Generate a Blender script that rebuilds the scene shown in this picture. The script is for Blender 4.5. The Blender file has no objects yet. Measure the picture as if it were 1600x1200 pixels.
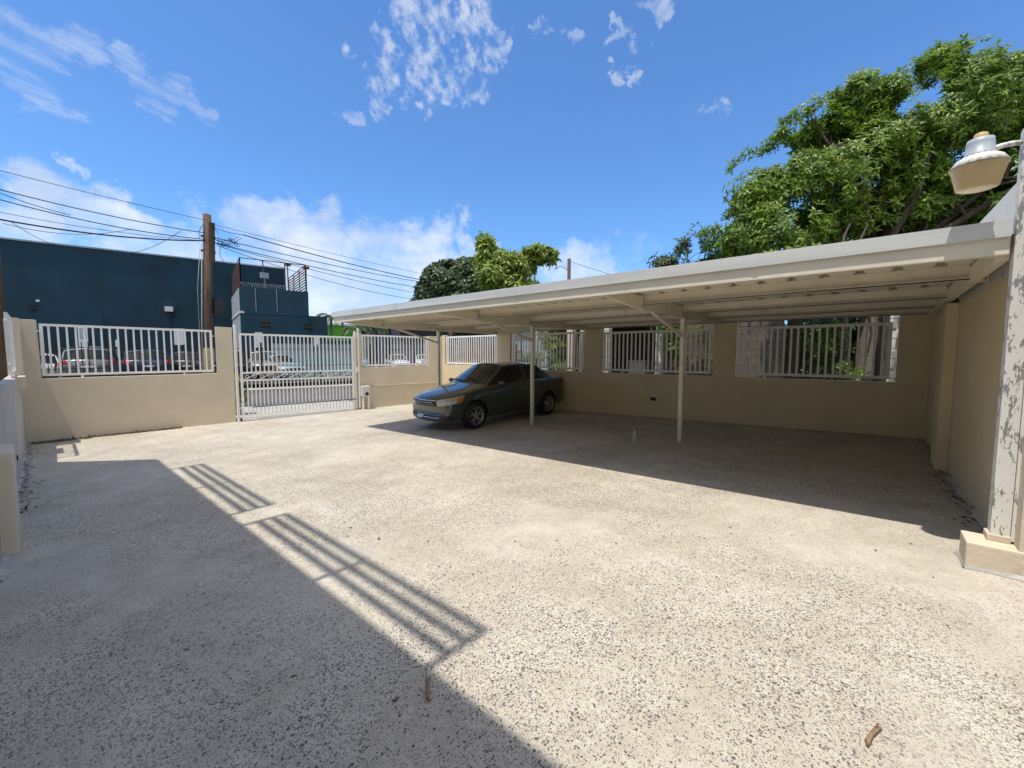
import bpy, bmesh, math, random
from mathutils import Vector, Matrix, noise
from mathutils.bvhtree import BVHTree
random.seed(7)
R = math.radians
scene = bpy.context.scene
col = scene.collection

# ------------------------------------------------------------------ camera
H, F_PX, PITCH, YAW = 1.70, 652.5, .0731, .7161
FW = Vector((math.cos(YAW)*math.cos(PITCH), math.sin(YAW)*math.cos(PITCH), -math.sin(PITCH)))
RT = Vector((math.sin(YAW), -math.cos(YAW), 0)); UP = RT.cross(FW)
cam = bpy.data.cameras.new('camera'); cam_o = bpy.data.objects.new('camera', cam); col.objects.link(cam_o)
cam.sensor_width = 36; cam.lens = 36*F_PX/1600; cam.clip_end = 2000; cam.clip_start = .05
m = Matrix((RT, UP, -FW)).transposed().to_4x4(); m.translation = (0, 0, H); cam_o.matrix_world = m
scene.camera = cam_o

# ------------------------------------------------------------------ light
SUN = Vector((-.278, .0175, 1)).normalized()          # towards the sun
SUN_EL = math.asin(SUN.z); SUN_AZ = math.atan2(SUN.x, SUN.y)
sl = bpy.data.lights.new('sun', 'SUN'); sl.energy = 3.15; sl.angle = R(.53); sl.color = (1, .945, .835)
so = bpy.data.objects.new('sun', sl); col.objects.link(so)
so.rotation_euler = (-SUN).to_track_quat('-Z', 'Y').to_euler()
scene.view_settings.view_transform = 'Standard'; scene.view_settings.look = 'None'
scene.view_settings.exposure = 0.58; scene.view_settings.gamma = 1
SKY_STRENGTH = .15

def dir_px(px, py):
    """direction of a point measured in the photograph (1600x1200), forward depth 1"""
    return FW + RT*((px-800)/F_PX) - UP*((py-600)/F_PX)

world = bpy.data.worlds.new('World'); scene.world = world; world.use_nodes = True
def build_world():
    nt = world.node_tree; N = nt.nodes; L = nt.links
    for n in list(N): N.remove(n)
    out = N.new('ShaderNodeOutputWorld'); bg = N.new('ShaderNodeBackground'); bg.inputs[1].default_value = SKY_STRENGTH
    L.new(bg.outputs[0], out.inputs[0])
    sky = N.new('ShaderNodeTexSky'); sky.sky_type = 'NISHITA'; sky.sun_disc = False
    sky.sun_elevation = SUN_EL; sky.sun_rotation = SUN_AZ; sky.altitude = 0
    sky.air_density = 1.0; sky.dust_density = .4; sky.ozone_density = 2.2
    tc = N.new('ShaderNodeTexCoord')
    def math_(op, a, b=None, c=None, clamp=False):
        n = N.new('ShaderNodeMath'); n.operation = op; n.use_clamp = clamp
        for i, v in enumerate((a, b, c)):
            if v is None: continue
            if isinstance(v, (int, float)): n.inputs[i].default_value = v
            else: L.new(v, n.inputs[i])
        return n.outputs[0]
    def smooth(v, a, b):
        n = N.new('ShaderNodeMapRange'); n.interpolation_type = 'SMOOTHSTEP'
        n.inputs[1].default_value = a; n.inputs[2].default_value = b; L.new(v, n.inputs[0]); return n.outputs[0]
    def vdot(c):
        n = N.new('ShaderNodeVectorMath'); n.operation = 'DOT_PRODUCT'; L.new(tc.outputs['Generated'], n.inputs[0])
        n.inputs[1].default_value = c; return n.outputs['Value']
    wn = N.new('ShaderNodeTexNoise'); wn.inputs['Scale'].default_value = 9; wn.inputs['Detail'].default_value = 6; wn.inputs['Roughness'].default_value = .6
    L.new(tc.outputs['Generated'], wn.inputs[0])
    wa = N.new('ShaderNodeVectorMath'); wa.operation = 'SUBTRACT'; L.new(wn.outputs['Color'], wa.inputs[0]); wa.inputs[1].default_value = (.5, .5, .5)
    wv = N.new('ShaderNodeVectorMath'); wv.operation = 'MULTIPLY_ADD'; L.new(wa.outputs[0], wv.inputs[0]); wv.inputs[1].default_value = (.30, .30, .30); L.new(tc.outputs['Generated'], wv.inputs[2])
    wz = N.new('ShaderNodeVectorMath'); wz.operation = 'NORMALIZE'; L.new(wv.outputs[0], wz.inputs[0])
    def vdotw(c):
        n = N.new('ShaderNodeVectorMath'); n.operation = 'DOT_PRODUCT'; L.new(wz.outputs[0], n.inputs[0])
        n.inputs[1].default_value = c; return n.outputs['Value']
    def noise_(scale, detail=8, rough=.6, stretch=(1, 1, 1), rot=(0, 0, 0), dist=0):
        mp = N.new('ShaderNodeMapping'); mp.inputs['Scale'].default_value = stretch; mp.inputs['Rotation'].default_value = rot
        L.new(tc.outputs['Generated'], mp.inputs[0])
        n = N.new('ShaderNodeTexNoise'); n.inputs['Scale'].default_value = scale; n.inputs['Detail'].default_value = detail
        n.inputs['Roughness'].default_value = rough; n.inputs['Distortion'].default_value = dist
        L.new(mp.outputs[0], n.inputs[0]); return n.outputs[0]
    def streak(a_px, b_px, along, across, detail=8, rough=.62):
        d0, d1 = dir_px(*a_px).normalized(), dir_px(*b_px).normalized()
        c = ((d0+d1)/2).normalized(); t = (d1-d0).normalized(); n_ = c.cross(t).normalized()
        cb = N.new('ShaderNodeCombineXYZ')
        L.new(math_('MULTIPLY', vdot(t), along), cb.inputs[0]); L.new(math_('MULTIPLY', vdot(n_), across), cb.inputs[1]); L.new(math_('MULTIPLY', vdot(c), along), cb.inputs[2])
        n = N.new('ShaderNodeTexNoise'); n.inputs['Scale'].default_value = 1; n.inputs['Detail'].default_value = detail; n.inputs['Roughness'].default_value = rough; n.inputs['Distortion'].default_value = .35
        L.new(cb.outputs[0], n.inputs[0]); return n.outputs[0]
    def blob(px, py, r_px, a=1.0):      # soft round region of the sky, of angular radius ~ r_px
        d = dir_px(px, py).normalized()
        rad = r_px/F_PX*(FW.dot(d))
        return math_('MULTIPLY', smooth(vdotw(d), math.cos(rad), math.cos(rad*.15)), a)
    fine = noise_(16, 10, .62, dist=.3); med = noise_(6, 10, .58); big = noise_(2.6, 9, .6, (1, 1, 2.6))
    mack = noise_(46, 6, .58, (1, 1.4, 1)); wisp = noise_(5.5, 9, .6, (1.0, 1.0, 5.0), (0.25, 0.1, 0), .4)
    # mackerel patch high up, small puffs
    m1 = None
    def add(a, b): return b if a is None else math_('MAXIMUM', a, b)
    for p in ((660, 25, 95), (690, 80, 90), (735, 20, 80), (765, 80, 60), (712, 135, 60), (590, 110, 55)):
        m1 = add(m1, blob(*p))
    m1 = math_('MULTIPLY', smooth(math_('MULTIPLY_ADD', m1, .22, math_('ADD', math_('MULTIPLY', mack, .62), math_('MULTIPLY', noise_(9, 7, .6), .38))), .62, .84), smooth(m1, 0.02, .95))
    m1 = math_('MULTIPLY', m1, .56)
    m2 = None
    for p in ((800, 72, 22), (905, 82, 32), (960, 95, 22), (990, 115, 24), (1105, 174, 34), (870, 66, 22), (1010, 20, 40), (147, 273, 26), (135, 262, 20)):
        m2 = add(m2, blob(*p))
    m2 = math_('MULTIPLY', math_('MULTIPLY', smooth(math_('MULTIPLY_ADD', m2, .30, noise_(22, 9, .65, dist=.5)), .68, .92), smooth(m2, .0, 1.0)), .50)
    # wispy streaks on the left
    m3 = None
    for p in ((195, 125, 50), (230, 150, 55), (270, 170, 45), (310, 186, 32), (30, 70, 80), (90, 92, 60), (548, 178, 34)):
        m3 = add(m3, blob(*p, .9))
    m3 = math_('MULTIPLY', math_('MULTIPLY', smooth(math_('MULTIPLY_ADD', m3, .24, streak((170, 112), (340, 195), 6, 38, 10, .66)), .56, .92), smooth(m3, .05, 1.0)), .44)
    # bank of cloud along the horizon
    z = N.new('ShaderNodeSeparateXYZ'); L.new(tc.outputs['Generated'], z.inputs[0]); zz = z.outputs[2]
    m4 = None
    for p in ((60, 350, 105, 1.0), (185, 352, 70, .8), (5, 338, 85, .9), (265, 365, 50, .6), (300, 430, 110, .9), (430, 370, 70, .8), (500, 385, 95, 1.), (590, 385, 85, 1.0), (660, 415, 90, 1.0), (480, 450, 160, 1.), (610, 460, 130, 1.),
              (735, 385, 60, .9), (760, 440, 90, .9), (850, 400, 38, .7), (905, 398, 50, 1.), (960, 400, 45, .8), (1005, 385, 34, .6), (900, 450, 110, .9), (1000, 430, 50, .8)):
        m4 = add(m4, blob(*p))
    low = smooth(zz, .13, .0)
    m4 = math_('MAXIMUM', m4, math_('MULTIPLY', low, .6))
    m4 = math_('MULTIPLY', smooth(math_('ADD', math_('MULTIPLY', m4, .38), math_('ADD', math_('MULTIPLY', big, .46), math_('ADD', math_('MULTIPLY', fine, .34), math_('MULTIPLY', wisp, .20)))), .62, .98), smooth(m4, .0, .35))
    m4 = math_('MULTIPLY', m4, .86)
    # unseen broken cloud added behind the camera and overhead to raise ambient light
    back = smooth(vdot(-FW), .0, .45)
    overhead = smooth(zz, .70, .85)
    fill_cloud = math_('MULTIPLY', smooth(noise_(2.2, 8, .6), .40, .56), math_('MAXIMUM', back, overhead))
    mask = math_('MAXIMUM', math_('MAXIMUM', m1, m2), math_('MAXIMUM', m3, math_('MAXIMUM', m4, fill_cloud)), clamp=True)
    # cloud brightness: white tops, a little grey underneath
    cr = N.new('ShaderNodeValToRGB'); cr.color_ramp.elements[0].position = .40; cr.color_ramp.elements[1].position = .58
    cr.color_ramp.elements[0].color = (2.9, 3.35, 4.1, 1); cr.color_ramp.elements[1].color = (4.4, 4.5, 4.7, 1)
    L.new(med, cr.inputs[0])
    fill_tint = N.new('ShaderNodeMix'); fill_tint.data_type = 'RGBA'; fill_tint.blend_type = 'MIX'
    L.new(fill_cloud, fill_tint.inputs[0]); L.new(cr.outputs[0], fill_tint.inputs[6]); fill_tint.inputs[7].default_value = (5.6, 5.45, 5.2, 1)  # added cloud takes a brighter, warmer tone for stronger fill
    hs = N.new('ShaderNodeMix'); hs.data_type = 'RGBA'; hs.blend_type = 'MULTIPLY'; hs.inputs[0].default_value = 1
    L.new(sky.outputs[0], hs.inputs[6]); hs.inputs[7].default_value = (.46, .69, .92, 1)
    mx = N.new('ShaderNodeMix'); mx.data_type = 'RGBA'
    L.new(mask, mx.inputs[0]); L.new(hs.outputs[2], mx.inputs[6]); L.new(fill_tint.outputs[2], mx.inputs[7])
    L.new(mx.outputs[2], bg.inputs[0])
build_world()

# ------------------------------------------------------------------ materials
def mat_base(name):
    mt = bpy.data.materials.new(name); mt.use_nodes = True
    nt = mt.node_tree; b = nt.nodes['Principled BSDF']
    return mt, nt, b
def mixc(nt, fac, a, b, blend='MIX'):
    n = nt.nodes.new('ShaderNodeMix'); n.data_type = 'RGBA'; n.blend_type = blend
    for s, v in ((0, fac), (6, a), (7, b)):
        if isinstance(v, (int, float)): n.inputs[s].default_value = v
        elif isinstance(v, tuple): n.inputs[s].default_value = (*v[:3], 1)
        else: nt.links.new(v, n.inputs[s])
    return n.outputs[2]
def tex_noise(nt, scale, detail=4, rough=.55, stretch=None, coord='Object'):
    tc = nt.nodes.new('ShaderNodeTexCoord'); src = tc.outputs[coord]
    if stretch:
        mp = nt.nodes.new('ShaderNodeMapping'); mp.inputs['Scale'].default_value = stretch
        nt.links.new(src, mp.inputs[0]); src = mp.outputs[0]
    n = nt.nodes.new('ShaderNodeTexNoise'); n.inputs['Scale'].default_value = scale
    n.inputs['Detail'].default_value = detail; n.inputs['Roughness'].default_value = rough
    nt.links.new(src, n.inputs[0]); return n.outputs[0]
def step(nt, v, a, b):
    n = nt.nodes.new('ShaderNodeMapRange'); n.inputs[1].default_value = a; n.inputs[2].default_value = b
    n.interpolation_type = 'SMOOTHSTEP'; nt.links.new(v, n.inputs[0]); return n.outputs[0]
def mth(nt, op, a, b=0):
    n = nt.nodes.new('ShaderNodeMath'); n.operation = op
    for i, v in enumerate((a, b)):
        if isinstance(v, (int, float)): n.inputs[i].default_value = v
        else: nt.links.new(v, n.inputs[i])
    return n.outputs[0]
def bump(nt, b, h, strength=.3, dist=.01):
    n = nt.nodes.new('ShaderNodeBump'); n.inputs['Strength'].default_value = strength; n.inputs['Distance'].default_value = dist
    nt.links.new(h, n.inputs['Height']); nt.links.new(n.outputs[0], b.inputs['Normal'])

def paint(name, c, rough=.6, var=.12, scale=3, metal=0, bmp=0, bscale=80, dirt=None, stretch=None, coat=0):
    mt, nt, b = mat_base(name)
    n = tex_noise(nt, scale, 6, .6, stretch)
    dark = tuple(v*(1-var) for v in c); lite = tuple(min(1, v*(1+var*.5)) for v in c)
    cc = mixc(nt, step(nt, n, .3, .7), dark, lite)
    if dirt:
        dc, amt, dscale, lo = dirt
        d = tex_noise(nt, dscale, 8, .68, (1, 1, .45))
        cc = mixc(nt, mth(nt, 'MULTIPLY', step(nt, d, lo, lo+.14), amt), cc, dc)
    nt.links.new(cc, b.inputs['Base Color'])
    b.inputs['Roughness'].default_value = rough; b.inputs['Metallic'].default_value = metal
    b.inputs['Coat Weight'].default_value = coat; b.inputs['Coat Roughness'].default_value = .05
    if bmp: bump(nt, b, tex_noise(nt, bscale, 5, .6), bmp, .004)
    return mt

def slab_mat():
    mt, nt, b = mat_base('exposed_aggregate_concrete')
    N, L = nt.nodes, nt.links
    tc = N.new('ShaderNodeTexCoord')
    wn = N.new('ShaderNodeTexNoise'); wn.inputs['Scale'].default_value = 55; wn.inputs['Detail'].default_value = 2
    L.new(tc.outputs['Object'], wn.inputs[0])
    vm = N.new('ShaderNodeVectorMath'); vm.operation = 'MULTIPLY_ADD'; L.new(wn.outputs['Color'], vm.inputs[0])
    vm.inputs[1].default_value = (.012, .012, 0); L.new(tc.outputs['Object'], vm.inputs[2])
    def chips(scale, thr, keep, off):
        mp = N.new('ShaderNodeMapping'); mp.inputs['Location'].default_value = (off, off*.7, 0); L.new(vm.outputs[0], mp.inputs[0])
        v = N.new('ShaderNodeTexVoronoi'); v.voronoi_dimensions = '2D'; v.inputs['Scale'].default_value = scale; L.new(mp.outputs[0], v.inputs['Vector'])
        s = N.new('ShaderNodeSeparateColor'); L.new(v.outputs['Color'], s.inputs[0])
        size = mth(nt, 'MULTIPLY', s.outputs[1], thr)
        d = step(nt, mth(nt, 'SUBTRACT', v.outputs['Distance'], size), .06, -.03)
        k = step(nt, mth(nt, 'SUBTRACT', s.outputs[0], keep), 0.0, .05)
        return mth(nt, 'MULTIPLY', d, k), s.outputs[2]
    patch = tex_noise(nt, .55, 5, .6); patch2 = tex_noise(nt, 2.3, 6, .65)
    pm = mth(nt, 'ADD', mth(nt, 'MULTIPLY', patch, .65), mth(nt, 'MULTIPLY', patch2, .5))
    keepA = step(nt, pm, .72, .42)           # where the wear is low few chips show
    keepA = mth(nt, 'ADD', mth(nt, 'MULTIPLY', keepA, .62), .22)
    keepB = mth(nt, 'SUBTRACT', keepA, .30)
    a, ra = chips(74, .50, keepA, 0); c, rc = chips(140, .55, keepB, 3.1); e, re_ = chips(38, .30, mth(nt, 'ADD', mth(nt, 'MULTIPLY', keepA, .4), .62), 7.7)
    base = mixc(nt, step(nt, tex_noise(nt, 1.1, 8, .66), .35, .68), (.42, .37, .30), (.59, .535, .45))
    base = mixc(nt, mth(nt, 'MULTIPLY', step(nt, tex_noise(nt, 14, 6, .7), .45, .7), .35), base, (.68, .625, .54))
    # pale scuffs and warm stains
    sc = step(nt, tex_noise(nt, .9, 9, .72, (1.2, .35, 1)), .57, .70)
    base = mixc(nt, mth(nt, 'MULTIPLY', sc, .45), base, (.74, .72, .66))
    st = step(nt, tex_noise(nt, .42, 7, .7), .56, .72)
    base = mixc(nt, mth(nt, 'MULTIPLY', st, .55), base, (.34, .29, .225))
    tyre = step(nt, tex_noise(nt, 1.6, 9, .75, (.35, 1.6, 1)), .58, .74)
    base = mixc(nt, mth(nt, 'MULTIPLY', tyre, .50), base, (.24, .215, .18))
    grit = step(nt, tex_noise(nt, 190, 3, .7), .50, .66)
    base = mixc(nt, mth(nt, 'MULTIPLY', grit, .30), base, (.27, .25, .22))
    chipc = mixc(nt, ra, (.055, .055, .058), (.25, .225, .19))
    col_ = mixc(nt, a, base, chipc); col_ = mixc(nt, mth(nt, 'MULTIPLY', c, .85), col_, mixc(nt, rc, (.08, .08, .085), (.26, .235, .2)))
    col_ = mixc(nt, e, col_, mixc(nt, re_, (.05, .052, .06), (.12, .115, .11)))
    cv = N.new('ShaderNodeTexVoronoi'); cv.voronoi_dimensions = '2D'; cv.feature = 'DISTANCE_TO_EDGE'; cv.inputs['Scale'].default_value = .23
    cn = N.new('ShaderNodeTexNoise'); cn.inputs['Scale'].default_value = 2.2; cn.inputs['Detail'].default_value = 7; cn.inputs['Roughness'].default_value = .7; L.new(tc.outputs['Object'], cn.inputs[0])
    cm_ = N.new('ShaderNodeVectorMath'); cm_.operation = 'MULTIPLY_ADD'; L.new(cn.outputs['Color'], cm_.inputs[0]); cm_.inputs[1].default_value = (.8, .8, 0); L.new(tc.outputs['Object'], cm_.inputs[2])
    L.new(cm_.outputs[0], cv.inputs['Vector'])
    crk = mth(nt, 'MULTIPLY', step(nt, cv.outputs['Distance'], .0016, .0004), step(nt, tex_noise(nt, .5, 4, .6), .44, .56))
    col_ = mixc(nt, mth(nt, 'MULTIPLY', crk, .6), col_, (.12, .105, .085))
    sm = mth(nt, 'MULTIPLY', step(nt, tex_noise(nt, .33, 3, .5), .50, .60), .5)      # worn, smoother patches of fines
    col_ = mixc(nt, sm, col_, mixc(nt, step(nt, tex_noise(nt, 3, 8, .7), .35, .65), (.41, .37, .315), (.57, .53, .465)))
    oil = step(nt, tex_noise(nt, 1.15, 6, .65, (1, 1.3, 1)), .66, .76)
    col_ = mixc(nt, mth(nt, 'MULTIPLY', oil, .42), col_, (.15, .13, .105))
    L.new(col_, b.inputs['Base Color']); b.inputs['Roughness'].default_value = .85
    hgt = mth(nt, 'ADD', mth(nt, 'MULTIPLY', a, -.5), mth(nt, 'MULTIPLY', tex_noise(nt, 120, 4, .7), 1.0))
    bump(nt, b, hgt, .55, .004)
    return mt

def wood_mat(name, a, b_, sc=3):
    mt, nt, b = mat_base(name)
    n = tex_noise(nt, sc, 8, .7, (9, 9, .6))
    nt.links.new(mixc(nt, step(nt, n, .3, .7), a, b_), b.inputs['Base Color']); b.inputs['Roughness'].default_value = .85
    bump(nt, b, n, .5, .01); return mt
def block_mat(name, c, mortar, w=.4, h=.2, axis='x', streak=0):
    mt, nt, b = mat_base(name); N, L = nt.nodes, nt.links
    tc = N.new('ShaderNodeTexCoord'); sp = N.new('ShaderNodeSeparateXYZ'); L.new(tc.outputs['Object'], sp.inputs[0])
    cb = N.new('ShaderNodeCombineXYZ'); L.new(sp.outputs[0 if axis == 'x' else 1], cb.inputs[0]); L.new(sp.outputs[2], cb.inputs[1])
    br = N.new('ShaderNodeTexBrick'); L.new(cb.outputs[0], br.inputs[0]); br.inputs['Scale'].default_value = 1
    br.inputs['Brick Width'].default_value = w; br.inputs['Row Height'].default_value = h; br.inputs['Mortar Size'].default_value = .012
    br.inputs['Color1'].default_value = (*c, 1); br.inputs['Color2'].default_value = (*[v*.75 for v in c], 1); br.inputs['Mortar'].default_value = (*mortar, 1)
    n = tex_noise(nt, 6, 6, .65)
    cc = mixc(nt, mth(nt, 'MULTIPLY', step(nt, n, .4, .75), .35), br.outputs[0], tuple(v*.55 for v in c))
    L.new(cc, b.inputs['Base Color']); b.inputs['Roughness'].default_value = .9
    bump(nt, b, br.outputs['Fac'], -.4, .01); return mt
def leaf_mat(name, dark, lite, trans=.35):
    mt, nt, b = mat_base(name); N, L = nt.nodes, nt.links
    at = N.new('ShaderNodeAttribute'); at.attribute_name = 'tone'
    cc = mixc(nt, at.outputs['Fac'], dark, lite)
    L.new(cc, b.inputs['Base Color']); b.inputs['Roughness'].default_value = .42
    tr = N.new('ShaderNodeBsdfTranslucent'); L.new(mixc(nt, .5, cc, (.25, .38, .04)), tr.inputs[0])
    mx = N.new('ShaderNodeMixShader'); mx.inputs[0].default_value = trans
    L.new(b.outputs[0], mx.inputs[1]); L.new(tr.outputs[0], mx.inputs[2]); L.new(mx.outputs[0], N['Material Output'].inputs[0])
    return mt
def glass_mat(name, c=(.01, .012, .014), rough=.03, trans=0.0):
    mt, nt, b = mat_base(name); b.inputs['Base Color'].default_value = (*c, 1); b.inputs['Roughness'].default_value = rough
    b.inputs['IOR'].default_value = 1.52; b.inputs['Transmission Weight'].default_value = trans
    b.inputs['Coat Weight'].default_value = .15; b.inputs['Coat Roughness'].default_value = .02
    return mt
def peel_mat(name, c, under, thr=.53, scale=22, stretch=(1, 1, .35)):
    mt, nt, b = mat_base(name)
    n = tex_noise(nt, scale, 7, .7, stretch); n2 = tex_noise(nt, 3, 3, .5)
    v = mth(nt, 'ADD', n, mth(nt, 'MULTIPLY', mth(nt, 'SUBTRACT', n2, .5), .45))
    f = step(nt, v, thr, thr+.02)
    nt.links.new(mixc(nt, f, c, under), b.inputs['Base Color']); b.inputs['Roughness'].default_value = .6
    bump(nt, b, f, -.5, .003); return mt

M = {}
M['slab'] = slab_mat()
CREAM = (.65, .56, .425)
def render_mat():
    mt, nt, b = mat_base('cream_render')
    c = mixc(nt, step(nt, tex_noise(nt, 1.3, 7, .62), .3, .7), tuple(v*.93 for v in CREAM), tuple(v*1.03 for v in CREAM))
    runs = mth(nt, 'MULTIPLY', step(nt, tex_noise(nt, 2.6, 8, .7, (2.2, 2.2, .16)), .55, .74), step(nt, tex_noise(nt, .7, 4, .6), .42, .62))
    c = mixc(nt, mth(nt, 'MULTIPLY', runs, .22), c, (.40, .34, .25))
    spots = step(nt, tex_noise(nt, 5.5, 9, .72), .64, .72)
    c = mixc(nt, mth(nt, 'MULTIPLY', spots, .22), c, (.44, .36, .26))
    rep_ = step(nt, tex_noise(nt, .55, 3, .45), .56, .585)          # repainted patches, a hair lighter
    c = mixc(nt, mth(nt, 'MULTIPLY', rep_, .16), c, (.70, .63, .48))
    nt.links.new(c, b.inputs['Base Color']); b.inputs['Roughness'].default_value = .78
    bump(nt, b, mth(nt, 'ADD', tex_noise(nt, 45, 5, .6), mth(nt, 'MULTIPLY', tex_noise(nt, 3, 3, .5), 1.5)), .35, .005); return mt
M['cream'] = render_mat()
CREAM = (.70, .585, .39)
M['cream_warm'] = render_mat(); M['cream_warm'].name = 'warm_cream_render'
M['cream_rough'] = paint('rough_cream_render', (.64, .55, .43), .85, .1, 4, bmp=1.0, bscale=28, dirt=((.42, .35, .26), .4, 2, .56))
M['greywhite'] = paint('grey_white_wash', (.47, .445, .40), .8, .10, 1.4, bmp=.3, bscale=40, dirt=((.42, .35, .25), .5, .8, .52))
M['white_paint'] = paint('white_gloss_paint', (.86, .845, .81), .42, .06, 5, dirt=((.42, .33, .24), .35, 7, .63))
M['cream_steel'] = paint('cream_painted_steel', (.76, .70, .57), .45, .07, 2.5, dirt=((.40, .30, .19), .5, 3.5, .60))
M['gutter'] = paint('white_aluminium_gutter', (.70, .71, .70), .38, .09, 1.2, metal=.15, stretch=(14, .5, 14), dirt=((.45, .44, .42), .4, 2.0, .56))
M['deck'] = paint('corrugated_sheet', (.77, .73, .64), .5, .08, 2, metal=.1)
M['dark'] = paint('dark_void', (.012, .012, .012), .9, .2)
M['black_metal'] = paint('black_painted_steel', (.012, .012, .014), .5, .2)
M['rust'] = paint('rusty_steel', (.12, .06, .04), .8, .3, 6)
M['peel'] = peel_mat('peeling_white_paint', (.74, .73, .69), (.26, .26, .26), .545, 34, (1, 1, .30))
M['stained_white'] = peel_mat('stained_white_concrete', (.66, .65, .62), (.20, .19, .18), .62, 9, (1, 1, .5))
M['lamp_grey'] = paint('grey_lamp_housing', (.36, .40, .45), .45, .1, 10)
M['lamp_white'] = paint('white_reflector_collar', (.62, .61, .57), .6, .06, 12)
M['lens'] = paint('yellowed_lens_plastic', (.52, .40, .22), .35, .16, 6, dirt=((.42, .29, .13), .5, 8, .55))
M['photocell'] = paint('amber_photocell', (.58, .42, .17), .4, .1, 8)
M['pole'] = wood_mat('weathered_pole_wood', (.045, .026, .017), (.12, .072, .045))
M['teal'] = paint('dark_blue_painted_wall', (.0045, .036, .062), .85, .30, .5, bmp=.3, bscale=8, dirt=((.003, .022, .042), .7, .5, .52))
M['teal_light'] = paint('dark_teal_painted_wall', (.006, .042, .068), .75, .22, .6, bmp=.3, bscale=8)
M['greyblue'] = paint('bare_grey_wall', (.30, .34, .38), .8, .2, 1.2, bmp=.2)
M['asphalt'] = paint('asphalt', (.085, .085, .088), .9, .22, 2, bmp=.3, bscale=60, dirt=((.14, .135, .13), .5, 1.1, .5))
M['concrete'] = paint('concrete', (.38, .36, .33), .88, .15, 2, bmp=.3, bscale=40)
M['earth'] = paint('bare_earth', (.13, .095, .06), .95, .35, 1.5, bmp=.5, bscale=14)
M['grass'] = paint('dry_grass_ground', (.07, .085, .03), .95, .4, .4)
M['green'] = paint('lime_green_wall', (.10, .50, .015), .7, .12, 1)
M['grey_clad'] = paint('grey_cladding', (.16, .18, .22), .6, .12, 1, stretch=(.5, .5, 9))
M['charcoal'] = paint('charcoal_canopy', (.018, .018, .022), .6, .3, 1)
M['aqua'] = paint('pale_aqua_wall', (.30, .50, .52), .7, .15, .8)
M['brownwood'] = wood_mat('orange_brown_boards', (.11, .048, .018), (.27, .135, .055), 2)
M['sleeve'] = paint('pale_pole_sleeve', (.42, .34, .19), .8, .2, 6)
M['twigwood'] = wood_mat('dry_twig_wood', (.16, .095, .06), (.34, .22, .14), 5)
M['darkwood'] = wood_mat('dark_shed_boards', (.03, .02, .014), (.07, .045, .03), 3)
M['bark'] = wood_mat('tree_bark', (.028, .020, .014), (.085, .064, .046), 2)
M['palebark'] = wood_mat('pale_tree_bark', (.20, .17, .13), (.38, .33, .27), 2)
M['block_grey'] = block_mat('grey_concrete_blocks', (.16, .135, .105), (.05, .042, .035), axis='y')
M['block_white'] = block_mat('whitewashed_blocks', (.70, .67, .60), (.25, .22, .18), axis='y')
M['signwhite'] = paint('white_sign_face', (.70, .72, .72), .5, .05, 4)
M['signgrey'] = paint('grey_sign_print', (.32, .36, .40), .6, .05, 4)
M['leaf_big'] = leaf_mat('glossy_leaf', (.018, .056, .007), (.24, .37, .035), .38)
M['leaf_dark'] = leaf_mat('dark_leaf', (.010, .030, .007), (.055, .10, .022), .2)
M['leaf_yellow'] = leaf_mat('yellow_green_leaf', (.06, .13, .015), (.38, .44, .06), .45)
M['palm'] = leaf_mat('palm_frond', (.020, .045, .012), (.08, .13, .04), .25)
M['litter'] = leaf_mat('dry_leaves', (.03, .02, .012), (.16, .10, .05), .1)
M['tyre'] = paint('tyre_rubber', (.012, .012, .012), .8, .2, 9)
M['rim'] = paint('alloy_rim', (.55, .55, .54), .3, .06, 8, metal=.8)
M['glass'] = glass_mat('tinted_car_glass')
M['windscreen'] = glass_mat('windscreen_glass', (.02, .022, .02), .02)
M['headlight'] = paint('headlight_lens', (.50, .49, .38), .12, .35, 16, coat=1)
M['amber'] = paint('amber_lens', (.50, .16, .02), .15, .25, 25, coat=.8)
M['redlens'] = glass_mat('red_lens', (.26, .008, .010), .12)
M['plastic_black'] = paint('black_plastic', (.015, .015, .016), .5, .1)
M['chrome'] = paint('chrome', (.7, .7, .7), .15, .02, metal=1)
M['plate'] = paint('licence_plate', (.55, .56, .58), .5, .05)
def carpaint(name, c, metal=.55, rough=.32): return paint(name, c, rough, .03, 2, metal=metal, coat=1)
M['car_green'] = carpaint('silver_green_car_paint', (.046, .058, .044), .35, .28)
M['car_white'] = carpaint('white_car_paint', (.72, .74, .75), 0)
M['car_grey'] = carpaint('grey_car_paint', (.17, .18, .20))
M['car_navy'] = carpaint('navy_car_paint', (.012, .03, .075), .3)
M['car_black'] = carpaint('black_car_paint', (.010, .010, .012), .1)
M['car_beige'] = carpaint('beige_car_paint', (.33, .31, .28), .1)
M['car_aqua'] = carpaint('pale_blue_car_paint', (.26, .42, .50), .2)

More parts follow.
